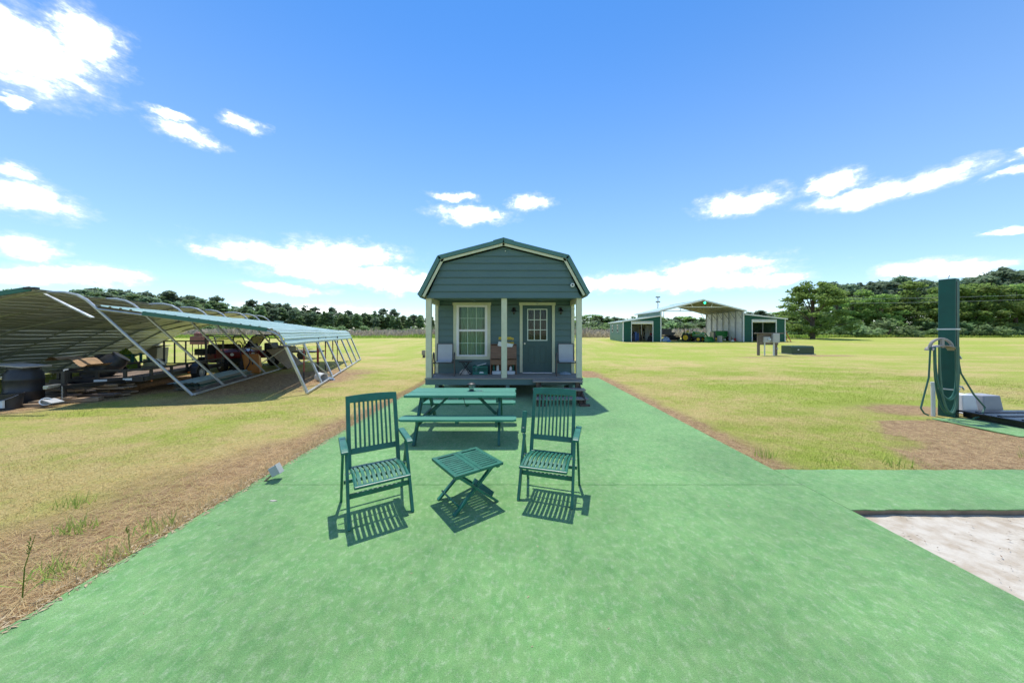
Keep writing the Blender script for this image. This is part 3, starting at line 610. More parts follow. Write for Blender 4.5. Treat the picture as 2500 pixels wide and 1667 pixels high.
# side and rear walls (lap profile), floor, interior
for x, sx in ((CXL, -1), (CXR, 1)):
    b = MB(); z = .42
    while z < 2.8: b.box(min(x, x-sx*.1), max(x, x-sx*.1)+0, YW+.1, YB, z, z+.19); b.add([(x+sx*.022,YW+.02,z),(x+sx*.022,YB,z),(x+sx*.006,YB,z+.19),(x+sx*.006,YW+.02,z+.19),(x,YW+.02,z),(x,YB,z),(x,YB,z+.19),(x,YW+.02,z+.19)], [(0,1,2,3),(0,4,5,1),(0,3,7,4),(1,5,6,2),(3,2,6,7)]); z += .19
    b.build('side_wall', 'siding', cab)
MB().box(CXL, CXR, YB, YB+.1, .42, 2.8).build('rear_wall', 'siding', cab)
MB().prism(GP, (0,YB+.02,0), (1,0,0), (0,0,1), (0,.05,0)).build('rear_gable', 'siding', cab)
MB().box(CXL+.1, CXR-.1, YW+.1, YB, .44, .56).build('floor', 'rough_plank', cab); MB().box(CXL+.1, CXR-.1, YW+1.9, YW+2.0, .56, 2.7).build('partition', 'interior', cab)
# roof: gambrel, ribbed metal
RP = [(-2.50,2.80),(-1.965,3.83),(-.225,4.28),(1.51,3.845),(2.06,2.84)]
ry0, ry1 = 8.31, YB+.2; rf = MB().prism(RP+[(x*1.0+(.06 if x < CC else -.06)*(abs(x-CC) > .3), z-.075) for x, z in reversed(RP)], (0,ry0,0), (1,0,0), (0,0,1), (0,ry1-ry0,0)).build('roof', 'green_metal', cab)
for (a, b) in zip(RP, RP[1:]):
    n = int((ry1-ry0)/.23); d = Vector((b[0]-a[0], 0, b[1]-a[1])); nn = Vector((-d.z, 0, d.x)).normalized()*.012; m = MB()
    for i in range(1, n): y = ry0+i*.23; m.bar(Vector((a[0],y,a[1]))+d*.02+nn*.5, Vector((b[0],y,b[1]))-d*.02+nn*.5, .03, .022, nn)
    m.build('roof_rib', 'green_metal', rf)
MB().prism([(-.50,4.225),(-.225,4.30),(.05,4.225),(.05,4.245),(-.225,4.322),(-.50,4.245)], (0,ry0-.02,0), (1,0,0), (0,0,1), (0,ry1-ry0+.04,0)).build('ridge_cap', 'green_metal', rf)
for a, b in zip(RP, RP[1:]):
    d = (Vector((b[0],0,b[1]))-Vector((a[0],0,a[1]))).normalized(); nn = Vector((-d.z,0,d.x)); A = Vector((a[0],ry0-.008,a[1])); Bq = Vector((b[0],ry0-.008,b[1]))
    MB().bar(A-nn*.035, Bq-nn*.035, .028, .105, nn).build('rake_trim', 'green_metal', rf)
    c0 = Vector((CC, 0, 2.7)); k = .955
    MB().bar(A-nn*.108+Vector((0,.03,0))+(Vector((CC,ry0,3.2))-A)*.02, Bq-nn*.108+Vector((0,.03,0))+(Vector((CC,ry0,3.2))-Bq)*.02, .03, .062, nn).build('fascia', 'cream_trim', rf)
    MB().bar(A-nn*.085+Vector((0,.09,0))+d*.03, Bq-nn*.085+Vector((0,.09,0))-d*.03, .16, .015, nn).build('soffit', 'siding', rf)
# porch ceiling boards, beam
for i in range(8): MB().box(CXL+.03, CXR-.03, YF+.02+i*.132, YF+.02+i*.132+.128, ZC, ZC+.02).build('ceiling_board', 'siding', cab)
for x in (CXL+.05, CXR-.13): MB().box(x, x+.08, YF+.08, YW, 2.62, ZC-.002).build('beam', 'cream_trim', cab)
MB().box(CXL+.03, CXR-.03, YF-.03, YF-.008, 2.735, 2.80).build('header', 'siding', cab)
# posts
for x0 in (CXL, (cx3(850)-1250)/90., CXR-.155): MB().box(x0, x0+.152, YF+.005, YF+.10, ZD+.002, 2.735).build('porch_post', 'cream_trim', cab, bevel=.004)
for x0 in (CXL+.0, CXR-.095): MB().box(x0, x0+.095, YW-.05, YW-.026, ZD+.002, 2.618).build('corner_board', 'cream_trim', cab)
# deck boards, rim, joists, blocks
for i in range(8): MB().box(CXL-.02, CXR+.02, YF-.03+i*.1405, YF-.03+i*.1405+.135, ZD-.032, ZD+random.uniform(-.002,.001)).build('deck_board', 'deck_wood', cab, bevel=.004)
MB().box(CXL-.005, CXR+.005, YF-.01, YF+.03, .385, ZD-.034).build('rim_board', 'siding', cab)
for i, x in enumerate((-2.05, -1.05, -.12, .75, 1.6)):
    MB().box(x-.05, x+.05, YF+.032, YB, .28, .383).build('skid', 'siding', cab); 
    if i not in (3,):
        for j, yy in enumerate((YF+.15, YF+2.2, YF+5)): MB().box(x-.1, x+.1, yy, yy+.4, 0.003, .14).build('pier_block', 'block', cab, bevel=.008); MB().box(x-.1, x+.1, yy+.01, yy+.38, .143, .278).build('pier_block', 'block', cab, bevel=.008)
MB().box(CXL, CXR, YF+.045, YB, .386, .42).build('floor_frame', 'old_wood', cab)
MB().box(-1.7,-.2,YF+2.8,YF+3.0,.003,.24).build('skirting_block', 'block', cab)
# window
def win_trim(x0, x1, z0, z1, y, w, head, par, sill=True):
    m = 'cream_trim'; MB().box(x0-w, x0, y-.045, y-.022, z0-(w if sill else 0), z1).build('casing', m, par); MB().box(x1, x1+w, y-.045, y-.022, z0-(w if sill else 0), z1).build('casing', m, par)
    MB().box(x0-w-.02, x1+w+.02, y-.055, y-.022, z1, z1+head).build('head_casing', m, par)
    if sill: MB().box(x0-.0, x1+.0, y-.047, y-.022, z0-w, z0).build('casing', m, par)
x0, x1, z0, z1 = WIN
win = MB(); w = .075
win.box(x0,x0+w,YW-.05,YW+.04,z0,z1).box(x1-w,x1,YW-.05,YW+.04,z0,z1).box(x0+w,x1-w,YW-.05,YW+.04,z1-w*.8,z1).box(x0+w,x1-w,YW-.05,YW+.04,z0,z0+w*.6)
win = win.build('window', 'white_vinyl', cab, bevel=.004); win_trim(x0, x1, z0, z1, YW, .095, .08, win)
zm = (z0+z1)/2+.01; xa, xb = x0+w, x1-w
MB().box(xa, xb, YW-.045, YW+.0, zm-.035, zm+.03).build('meeting_rail', 'white_vinyl', win, bevel=.003)
mat('muntin', (.50,.66,.52), .5, .05)
for (za, zb, yo) in ((zm+.03, z1-w*.8, 0), (z0+w*.6, zm-.035, -.02)):
    g = MB(); hx = (xb-xa)/3; hz = (zb-za)/2
    for i in (1, 2): g.box(xa+hx*i-.009, xa+hx*i+.009, YW-.004+yo, YW+.004+yo, za, zb)
    g.box(xa, xb, YW-.0035+yo, YW+.0035+yo, za+hz-.009, za+hz+.009); g.build('muntin_grid', 'muntin', win)
    for i in range(3):
        for j in range(2): MB().box(xa+hx*i+.01, xa+hx*(i+1)-.01, YW-.007+yo, YW-.0055+yo, za+hz*j+.01, za+hz*(j+1)-.01).build('pane', 'window_glass', win)
cu = MB(); n = 70; pts = []
for i in range(n+1):
    x = xa-.05+(xb-xa+.1)*i/n; y = YW+.16+.03*math.sin(i*.62)+.015*math.sin(i*.31+1)
    pts.append((x, y))
cu.v = [(x,y,zz) for x,y in pts for zz in (z0-.05, z1+.05)]; cu.f = [(2*i,2*i+2,2*i+3,2*i+1) for i in range(n)]
cu.build('curtain', 'curtain', win, smooth=True)
# door
x0, x1, z0, z1 = DOOR; GX0, GX1, GZ0, GZ1 = wx(1070), wx(1241), wz(947), wz(676)
d = MB(); yd0, yd1 = YW-.012, YW+.03
d.box(x0+.004,GX0,yd0,yd1,z0,z1-.004).box(GX1,x1-.004,yd0,yd1,z0,z1-.004).box(GX0,GX1,yd0,yd1,GZ1,z1-.004).box(GX0,GX1,yd0,yd1,z0,GZ0); door = d.build('door', 'door_paint', cab)
for a, b in ((1078,1137),(1176,1233)):
    xa, xb, za, zb = wx(a), wx(b), wz(1140), wz(992); m = MB(); t = .018
    m.box(xa,xa+t,yd0-.008,yd0,za,zb).box(xb-t,xb,yd0-.008,yd0,za,zb).box(xa+t,xb-t,yd0-.008,yd0,zb-t,zb).box(xa+t,xb-t,yd0-.008,yd0,za,za+t).box(xa+t*2.2,xb-t*2.2,yd0-.006,yd0,za+t*2.2,zb-t*2.2); m.build('door_panel', 'door_paint', door, bevel=.003)
m = MB(); t = .03; m.box(GX0,GX0+t,yd0-.012,yd1-.005,GZ0,GZ1).box(GX1-t,GX1,yd0-.012,yd1-.005,GZ0,GZ1).box(GX0+t,GX1-t,yd0-.012,yd1-.005,GZ1-t,GZ1).box(GX0+t,GX1-t,yd0-.012,yd1-.005,GZ0,GZ0+t)
hx, hz = (GX1-GX0-2*t)/3, (GZ1-GZ0-2*t)/3
for i in (1,2): m.box(GX0+t+hx*i-.011,GX0+t+hx*i+.011,yd0-.008,yd0+.02,GZ0+t,GZ1-t); m.box(GX0+t,GX1-t,yd0-.0075,yd0+.0195,GZ0+t+hz*i-.011,GZ0+t+hz*i+.011)
mat('door_lite', (.62,.68,.60), .5, .05); m.build('lite_frame', 'door_lite', door)
for i in range(3):
    for j in range(3): MB().box(GX0+t+hx*i+.012,GX0+t+hx*(i+1)-.012,yd0+.004,yd0+.006,GZ0+t+hz*j+.012,GZ0+t+hz*(j+1)-.012).build('pane', 'window_glass', door)
cu = MB(); n = 40; mat('door_blind', (.045,.05,.042), .9, .3, 2, stretch=(5,5,.6))
cu.v = [(GX0-.03+(GX1-GX0+.06)*i/n, YW+.1+.012*math.sin(i*1.9), zz) for i in range(n+1) for zz in (GZ0-.05, GZ1+.05)]; cu.f = [(2*i,2*i+2,2*i+3,2*i+1) for i in range(n)]; cu.build('blind', 'door_blind', door, smooth=True)
MB().lathe([(.028,0),(.028,.008),(.012,.012),(.012,.03),(.026,.04),(.03,.052),(.024,.064),(.005,.068)], (wx(1048),yd0,wz(971)), 14, (0,-1,0)).build('door_handle', 'brass', door, smooth=True)
win_trim(x0, x1, z0, z1, YW, .085, .085, door, sill=False); MB().box(x0, x1, YW-.06, YW+.05, ZD+.001, z0-.001).build('threshold', 'white_vinyl', door)
mat('ink', (.02,.03,.03), .6, .1); mat('plate', (.55,.57,.50), .5, .05)
MB().box(wx(1137),wx(1168),YW-.0585,YW-.0555,z1+.02,z1+.062).build('number_plate', 'plate', door); text_mesh('lettering', '120', .045, 'ink', door, Matrix.Translation((wx(1152), YW-.059, z1+.041)) @ Matrix.Rotation(R(90), 4, 'X'), .0004)
# wall lanterns (one each side of the door) and camera
for cxx in (957, 1350):
    X, Z = wx(cxx), wz(700); lm = MB().lathe([(.05,0),(.055,.012),(.03,.02)], (X,YW-.024,Z+.08), 12, (0,-1,0)).tube([(X,YW-.03,Z+.08),(X,YW-.09,Z+.12),(X,YW-.14,Z+.10)], .009, 6).build('wall_lantern', 'black_metal', cab, smooth=True)
    MB().lathe([(.012,.11),(.03,.085),(.085,.02),(.09,.012),(.012,.015)], (X,YW-.14,Z-.01), 10).build('lamp_shade', 'black_metal', lm, smooth=True)
    MB().lathe([(.03,.01),(.04,-.03),(.02,-.08),(.01,-.1)], (X,YW-.14,Z), 8).build('lamp_globe', 'dark_glass', lm, smooth=True)
X, Z = (cx3(1450)-1250)/90.5, H+(812-(560+478*.28703))/90.5
cm = MB().lathe([(.028,0),(.03,.03),(.055,.04),(.058,.07),(.05,.085),(.02,.088)], (X,8.432,Z), 18, (0,-1,0)).build('security_camera', 'white_plastic', cab, smooth=True)
MB().lathe([(.026,0),(.022,.005),(.004,.008)], (X,8.344,Z), 14, (0,-1,0)).build('camera_lens', 'dark_glass', cm, smooth=True)
MB().lathe([(.012,0),(.012,.03),(.004,.035)], (-.18,8.432,3.99), 8, (0,-1,0)).build('hook', 'white_plastic', cab)
# ------------------------------------------------------------------ steps
st = thing('porch_steps', 'weathered grey wooden steps up to the porch deck', 'steps', (1.2, 8.1, 0))
for i, (yy, zz) in enumerate(((8.2,.53),(7.94,.354),(7.68,.178))):
    for j in range(2): MB().box(.55-.01*i, 1.86+.015*i, yy+j*.135, yy+j*.135+.13, zz-.037, zz-random.uniform(0,.002)).build('tread', 'deck_wood', st, bevel=.005)
mat('post_wood', (.11,.075,.055), .85, .4, 6, .5, stretch=(4,4,.5))
for x in (.68, 1.72):
    for yy, zz in ((8.24,.49),(7.98,.315),(7.72,.139)): MB().box(x-.045, x+.045, yy, yy+.09, 0.002, zz).build('support_post', 'post_wood', st)
    MB().bar((x+.07, 7.66, .09), (x+.07, 8.42, .41), .035, .14).build('stringer', 'post_wood', st)
    MB().box(x-.06, x+.18, 7.62, 7.7, .002, .05).build('foot_board', 'post_wood', st)
# ------------------------------------------------------------------ porch furniture
mat('sling', (.50,.50,.50), .8, .06, 3, .3, bscale=150); mat('brown_tube', (.07,.06,.06), .35, .2, 4, spec=.5)
def sling_chair(label, loc, rz):
    o = thing('sling_chair', label, 'chair', loc, rz, 'sling chairs on the porch')
    prof = [(-.27,.415),(-.2,.425),(0,.395),(.16,.385),(.215,.42),(.26,.55),(.345,.90)]
    b = MB(); w = .215
    for dz in (0, -.006): b.v += [(x, y+dz*.6, z+dz) for y, z in prof for x in (-w, w)]
    n = len(prof); b.f = [(2*i,2*i+1,2*i+3,2*i+2) for i in range(n-1)] + [(2*n+2*i,2*n+2*i+2,2*n+2*i+3,2*n+2*i+1) for i in range(n-1)] + [(0,2*n,2*n+1,1),(2*n-2,2*n-1,4*n-1,4*n-2)]
    b.build('sling', 'sling', o, local=True, smooth=True)
    for s in (-1, 1):
        MB().tube([(s*.225,y,z) for y,z in prof], .014, 8).build('seat_rail', 'brown_tube', o, local=True, smooth=True)
        arc = [(s*.30,-.27,0),(s*.295,-.265,.45)] + [(s*.29,-.265+.16*(1-math.cos(a)),.56+.10*math.sin(a)) for a in np.linspace(0, math.pi, 9)] + [(s*.29,.06,.5),(s*.285,.17,.25),(s*.30,.27,0)]
        MB().tube(arc, .018, 8).build('arm_and_leg', 'brown_tube', o, local=True, smooth=True)
        MB().tube([(s*.295,-.266,.385),(s*.225,-.24,.41)], .012, 6).tube([(s*.287,.12,.36),(s*.225,.15,.39)], .012, 6).build('bracket', 'brown_tube', o, local=True)
    MB().tube([(-.295,-.262,.38),(.295,-.262,.38)], .013, 8).build('front_stretcher', 'brown_tube', o, local=True, smooth=True)
    MB().tube([(-.225,.345,.90),(.225,.345,.90)], .013, 8).build('top_rail', 'brown_tube', o, local=True, smooth=True); return o
sling_chair('grey sling chair on the porch under the window', (wx(390)+.03, YW-.55, ZD), R(8)); sling_chair('grey sling chair on the porch right of the door', (wx(1385)-.02, YW-.52, ZD), R(-6))
# black folding stool
X, Y0 = wx(560), YW-.32; o = thing('folding_stool', 'small black folding stool between sling chair and green crate', 'stool', (X, Y0, ZD))
MB().box(-.19,.19,-.15,.15,.36,.40).build('seat', 'black_plastic', o, local=True, bevel=.015)
for s in (-1, 1):
    MB().tube([(s*.15,-.11,0),(s*.13,-.11,.02),(-s*.10,-.11,.36)], .011, 6).build('leg', 'black_metal', o, local=True); MB().tube([(s*.15,.11,0),(-s*.10,.11,.36)], .011, 6).build('leg', 'black_metal', o, local=True); 
    MB().tube([(s*.15,-.12,.012),(s*.15,.12,.012)], .011, 6).build('foot_bar', 'black_metal', o, local=True)
mat('rag', (.46,.42,.37), .9, .3, 9, .5); mat('blue_grey', (.25,.33,.42), .8, .3)
def lump(name, c, size, m, label, cat, seed, pts=26):
    g = np.random.default_rng(seed); b = MB(); nu, nv_ = 12, 6
    for j in range(nv_+1):
        for i in range(nu):
            a = 2*math.pi*i/nu; t = j/nv_*math.pi/2; r = math.cos(t)*(.75+.35*g.random()); b.v.append((c[0]+size[0]/2*r*math.cos(a), c[1]+size[1]/2*r*math.sin(a), c[2]+size[2]*math.sin(t)*(.7+.4*g.random())*(j > 0)))
    for j in range(nv_):
        for i in range(nu): k = (i+1)%nu; b.f.append((j*nu+i, j*nu+k, (j+1)*nu+k, (j+1)*nu+i))
    b.f.append(tuple(reversed(range(nu)))); return solo(name, b, m, label, cat)
lump('rag_pile', (wx(548), YW-.30, ZD+.002), (.36,.16,.15), 'rag', 'crumpled pale rags on the deck under the black stool', 'rags', 1)
lump('sandal_pile', (wx(1375), YW-.35, ZD+.002), (.40,.14,.08), 'blue_grey', 'blue-grey shoes on the deck under the right sling chair', 'shoes', 2)
# green crate
mat('crate_green', (.012,.145,.11), .5, .1, 4); mat('print_white', (.75,.8,.78), .5, .03)
def crate(label, x0, x1, y0, y1, z0, z1):
    o = thing('plastic_crate', label, 'crate', ((x0+x1)/2, (y0+y1)/2, z0)); t = .012
    MB().box(x0,x1,y0,y1,z0,z0+t).build('bottom', 'crate_green', o)
    for nm, a0, a1, f in (('front', x0, x1, lambda a,b,c,d: (a,b,y0,y0+t,c,d)), ('back', x0, x1, lambda a,b,c,d: (a,b,y1-t,y1,c,d)), ('side', y0+t, y1-t, lambda a,b,c,d: (x0,x0+t,a,b,c,d)), ('side', y0+t, y1-t, lambda a,b,c,d: (x1-t,x1,a,b,c,d))):
        m = MB(); h = z1-z0; k = 11 if a1-a0 > .3 else 8
        m.box(*f(a0,a1,z0+t,z0+h*.34)).box(*f(a0,a1,z1-h*.16,z1)).box(*f(a0,a1,z0+h*.55,z0+h*.63))
        for i in range(k): q = (a1-a0)/k; m.box(*f(a0+q*i+q*.3,a0+q*i+q*.7,z0+h*.34,z1-h*.16))
        m.build(nm+'_panel', 'crate_green', o)
    MB().box((x0+x1)/2-.02,(x0+x1)/2+.1,y0-.002,y0-.0005,z0+.045,z0+.075).build('print', 'print_white', o); MB().box((x0+x1)/2-.01,(x0+x1)/2+.08,y0-.002,y0-.0005,z0+.082,z0+.09).build('print', 'print_white', o)
    return o
crate('green plastic milk crate with white print on the porch', wx(620), wx(742), YW-.42, YW-.08, ZD+.002, ZD+.25)
mat('milky_plastic', (.55,.60,.62), .3, .08)
MB_jug = MB().lathe([(.05,0),(.062,.02),(.062,.15),(.045,.2),(.018,.23),(.018,.26)], (wx(640),YW-.05+.0,ZD+.002), 12); solo('plastic_jug', MB_jug, 'milky_plastic', 'milky plastic jug standing left behind the green crate', 'jug', smooth=True)
solo('paper_sheet', MB().obox((wx(690),YW-.24,ZD+.285), (.28,.16,.012), Matrix.Rotation(R(-14),3,'Y')), 'white_plastic', 'white paper lying on top of the green crate', 'paper')
# brown cabinet / desk with open lower bay
mat('oak', (.21,.115,.068), .5, .25, 5, .2, stretch=(.6,6,6), spec=.4); XA, XB = wx(763), wx(978); Y0, Y1 = YW-.40, YW-.04
o = thing('wooden_cabinet', 'brown wooden drop-front cabinet behind the middle porch post', 'cabinet', ((XA+XB)/2, (Y0+Y1)/2, ZD))
for x in (XA, XB-.02): MB().prism([(Y0,ZD),(Y1,ZD),(Y1,wz(978)),(Y0+.14,wz(978)),(Y0+.02,wz(1095)),(Y0,wz(1100))], (x,0,0), (0,1,0), (0,0,1), (.02,0,0)).build('side_panel', 'oak', o)
MB().bar(((XA+XB)/2,Y0+.03,wz(1090)), ((XA+XB)/2,Y0+.13,wz(985)), XB-XA-.044, .018, (0,-1,.6)).build('drop_front', 'oak', o)
MB().bar(((XA+XB)/2,Y0+.038,wz(1075)), ((XA+XB)/2,Y0+.115,wz(1000)), XB-XA-.13, .02, (0,-1,.6)).build('raised_panel', 'oak', o)
MB().box(XA+.022,XB-.022,Y0+.012,Y1,wz(1140),wz(1102)).build('drawer', 'oak', o, bevel=.004); MB().box(XA-.012,XB+.012,Y0-.01,Y1,wz(1100),wz(1095)).build('shelf', 'oak', o); MB().box(XA+.021,XB-.021,Y1-.012,Y1,ZD+.01,wz(980)).build('back_panel', 'oak', o)
MB().box(XA+.0,XB-.0,Y0+.13,Y1+.01,wz(978)+.001,wz(973)).build('top', 'oak', o)
for i, (a, hh, r, m, lb) in enumerate(((790,.18,.035,'crate_green','small green-white bottle at the left inside the cabinet'), (822,.21,.04,'white_plastic','white bottle inside the cabinet bay'), (930,.14,.04,'white_plastic','white pot at the right inside the cabinet bay'), (952,.26,.032,'crate_green','green bottle at the far right inside the cabinet bay'))):
    solo('bottle', MB().lathe([(r*.9,0),(r,.01),(r,hh*.65),(r*.5,hh*.82),(r*.4,hh)], (wx(a),Y0+.14+.04*(i%2),ZD+.10), 10), m, lb, 'bottle', smooth=True)
for a, b_, lb in ((776, 850, 'grey plastic tub under the cabinet drawer at the left'), (900, 968, 'grey plastic tub under the cabinet drawer at the right')):
    solo('plastic_tub', MB().prism([(wx(a)+.01,ZD+.002),(wx(b_)-.01,ZD+.002),(wx(b_),ZD+.096),(wx(a),ZD+.096)], (0,Y0+.05,0), (1,0,0), (0,0,1), (0,.22,0)), 'milky_plastic', lb, 'tub', bevel=.006)
mat('sign_yellow', (.62,.46,.05), .6, .06)
sg = thing('yellow_sign', 'torn yellow sign with black sideways letters above the cabinet', 'sign', (wx(890), Y1+.02, wz(978)))
zt, zb = wz(915), wz(985); ys = Y1+.012
MB().prism([(wx(828),zb),(wx(957),zb),(wx(955),zt-.03),(wx(948),zt-.02),(wx(940),zt-.03),(wx(932),zt),(wx(828),zt)], (0,ys,0), (1,0,0), (0,0,1), (0,.008,0)).build('board', 'sign_yellow', sg)
for px_, tx in ((842,'GO'), (906,'TOT'), (924,'CU'), (942,'CL')):
    text_mesh('lettering', tx, .085, 'ink', sg, Matrix.Translation((wx(px_), ys-.002, (zt+zb)/2+.02)) @ Matrix.Rotation(R(90), 4, 'X') @ Matrix.Rotation(R(-90), 4, 'Z'), .0008)
solo('paper_sheet', MB().prism([(wx(822),wz(985)),(wx(935),wz(1012)),(wx(953),wz(972)),(wx(830),wz(950))], (0,Y0+.11,0), (1,0,0), (0,0,1), (0,.004,.0)), 'white_plastic', 'white paper sheet hanging over the cabinet top', 'paper')
# ------------------------------------------------------------------ picnic table
mat('picnic_paint', (.033,.18,.125), .6, c2=(.065,.27,.19), scale=4, bump=.4, bscale=25, stretch=(.35,5,5), spec=.35); mat('picnic_dark', (.02,.11,.085), .6, .3, 5, .3)
pt = thing('picnic_table', 'worn green wooden picnic table with attached benches', 'picnic table', (-.87, 5.68, 0), R(-.4)); PX0, PX1 = -1.82, .07
for i in range(5): MB().box(PX0+random.uniform(-.012,.012), PX1+random.uniform(-.012,.012), 5.275+i*.149, 5.275+i*.149+.143, .702, .741+random.uniform(-.002,.003)).build('top_board', 'picnic_paint', pt, bevel=.006)
for y0, n_, lb in ((4.955, 2, 'near'), (6.13, 2, 'far')):
    for i in range(n_):
        a, b = y0+i*.143, y0+i*.143+.138; c = .05; e0, e1 = (c, 0) if i == 0 else (0, c)
        MB().prism([(PX0+e0,a),(PX1-e0,a),(PX1,a+c) if i == 0 else (PX1,a),(PX1,b) if i == 0 else (PX1,b-c),(PX1-e1,b),(PX0+e1,b),(PX0,b) if i == 0 else (PX0,b-c),(PX0,a+c) if i == 0 else (PX0,a)], (0,0,.385), (1,0,0), (0,1,0), (0,0,.037)).build('bench_board', 'picnic_paint', pt, bevel=.005)
for x in (-1.56, -.21):
    for y0, y1 in ((4.97,5.42), (6.42,5.90)): MB().bar((x,y0,.0),(x,y1,.70), .04, .09, (0,1,0)).build('leg', 'picnic_dark', pt, bevel=.004)
    s = 1 if x < -1 else -1
    MB().box(x+s*.022-.02+.02*s, x+s*.022+.02+.02*s, 4.97, 6.40, .295, .384).build('bench_bearer', 'picnic_dark', pt, bevel=.004); MB().box(x+s*.022-.02+.02*s, x+s*.022+.02+.02*s, 5.30, 6.0, .612, .70).build('top_bearer', 'picnic_dark', pt, bevel=.004)
    MB().bar((x+s*.08,5.68,.33),(x+s*.46,5.68,.695), .04, .075, (0,1,0)).build('brace', 'picnic_dark', pt, bevel=.004)
MB().box(-.91,-.86,5.30,6.0,.665,.70).build('batten', 'picnic_dark', pt); MB().box(-.91,-.86,4.98,5.22,.345,.384).build('batten', 'picnic_dark', pt); MB().box(-.91,-.86,6.15,6.40,.345,.384).build('batten', 'picnic_dark', pt)
MB().tube([(-.885,5.65,.66),(-.86,5.66,.55),(-.83,5.66,.46)], .006, 5).build('strap', 'black_metal', pt)
sol = thing('solar_lantern', 'small black-capped solar light standing on the picnic table', 'lantern', (-.74, 5.72, .742))
glassmat('clear_plastic', (.8,.85,.85), .1)
MB().lathe([(.045,0),(.048,.01),(.03,.015),(.03,.022)], (0,0,0), 14).build('base', 'black_plastic', sol, local=True, smooth=True); MB().lathe([(.036,.022),(.042,.1),(.042,.105)], (0,0,0), 14).build('globe', 'clear_plastic', sol, local=True, smooth=True)
for a in range(4): MB().tube([(.037*math.cos(a*1.57),.037*math.sin(a*1.57),.02),(.044*math.cos(a*1.57),.044*math.sin(a*1.57),.106)], .004, 5).build('rib', 'steel', sol, local=True)
MB().lathe([(.05,.104),(.078,.112),(.075,.125),(.03,.145),(.004,.148)], (0,0,0), 16).build('cap', 'black_plastic', sol, local=True, smooth=True)
ky = MB().tube([(-.66,5.68,.748),(-.60,5.69,.748),(-.56,5.68,.75)], .006, 5).lathe([(.02,0),(.02,.008)], (-.55,5.69,.743), 8).lathe([(.014,0),(.014,.009)], (-.58,5.66,.743), 8); solo('key_bunch', ky, 'steel', 'small bunch of keys beside the lantern on the table', 'keys')
# ------------------------------------------------------------------ green folding armchairs
mat('chair_green', (.016,.14,.088), .4, .28, 9, .08, bscale=40, spec=.5)
def arm_chair(label, loc, rz, foot=.30, left_up=False):
    o = thing('folding_armchair', label, 'chair', loc, rz, 'green slatted armchairs'); m = 'chair_green'; k = dict(local=True, bevel=.004)
    for s in (-1, 1):
        MB().bar((s*.285,-foot,0),(s*.285,-.01,.635), .028, .045, (0,1,0)).build('front_leg', m, o, **k); MB().bar((s*.272+s*.04,foot,0),(s*.312,.05,.635), .024, .042, (0,1,0)).build('rear_leg', m, o, **k)
        if s == -1 and left_up:
            r = Matrix.Rotation(R(72), 3, 'X'); MB().obox((s*.305,.05,.755), (.058,.25,.03), r).build('armrest', m, o, local=True, bevel=.01); MB().bar((s*.305,.02,.63),(s*.305,.03,.70), .02, .03).build('arm_hinge', 'steel', o, local=True)
        else:
            MB().prism([(-.12,.632),(-.105,.628),(.30,.66),(.30,.69),(-.06,.668),(-.115,.655)], (s*.305-.034,0,0), (0,1,0), (0,0,1), (.068,0,0)).build('armrest', m, o, local=True, bevel=.008)
    # back panel, reclined: local frame v up along the back
    b0 = Vector((0,.155,.375)); bt = Vector((0,.375,1.10)); vd = (bt-b0).normalized(); hh = (bt-b0).length; nn = Vector((0,vd.z,-vd.y))
    P = lambda x, t, q=0: Vector((x,0,0))+b0+vd*t+nn*q
    for s in (-1, 1): MB().bar(P(s*.245,0), P(s*.245,hh-.01), .042, .022, nn).build('back_stile', m, o, **k)
    n = 12; tp = []
    for i in range(n+1): x = -.266+.532*i/n; tp.append((x, .012*(1-(x/.266)**2)))
    MB().prism([(x, hh-.075) for x, c in tp] + [(x, hh+c) for x, c in reversed(tp)], b0-nn*.013, (1,0,0), vd, nn*.026).build('top_rail', m, o, **k)
    MB().bar(P(-.224,.175), P(.224,.175), .024, .06, vd).build('bottom_rail', m, o, **k)
    for i in range(9): x = -.178+i*.0445; MB().bar(P(x,.20), P(x,hh-.07), .021, .013, nn).build('back_slat', m, o, **k)
    # seat
    zc = lambda y: .415+.022*math.cos((y+.12)*9)-.02*(y+.12)
    for s in (-1, 1): MB().tube([(s*.232,y,zc(y)-.012) for y in np.linspace(-.35,.15,9)], .017, 6).build('seat_rail', m, o, local=True, smooth=True)
    MB().bar((-.25,-.36,zc(-.36)-.004),(.25,-.36,zc(-.36)-.004), .05, .026).build('front_rail', m, o, local=True, bevel=.008); MB().bar((-.24,.15,zc(.15)-.004),(.24,.15,zc(.15)-.004), .04, .024).build('seat_back_rail', m, o, **k)
    for i in range(10):
        x = -.198+i*.044; b = MB(); ys = np.linspace(-.34,.135,9); w = .0135
        for y in ys: b.v += [(x-w,y,zc(y)-.014),(x+w,y,zc(y)-.014),(x+w,y,zc(y)+.004),(x-w,y,zc(y)+.004)]
        for j in range(8): q = 4*j; b.f += [(q,q+1,q+5,q+4),(q+1,q+2,q+6,q+5),(q+2,q+3,q+7,q+6),(q+3,q,q+4,q+7)]
        b.f += [(3,2,1,0),(32,33,34,35)]; b.build('seat_slat', m, o, local=True)
    t = .26; MB().bar((-.27,-foot+t*.45,t*.98),(.27,-foot+t*.45,t*.98), .018, .048).build('front_stretcher', m, o, **k); MB().bar((-.295,foot-.1,.24),(.295,foot-.1,.24), .018, .04).build('rear_stretcher', m, o, **k)
    MB().tube([(-.3,.0,.40),(.3,.0,.40)], .008, 6).build('pivot_rod', 'steel', o, local=True); return o
arm_chair('green slatted folding armchair at the left, both arms down', (-1.40, 3.25, 0), R(32)); arm_chair('green slatted folding armchair at the right with left armrest flipped up', (.42, 3.54, 0), R(-17), .27, True)
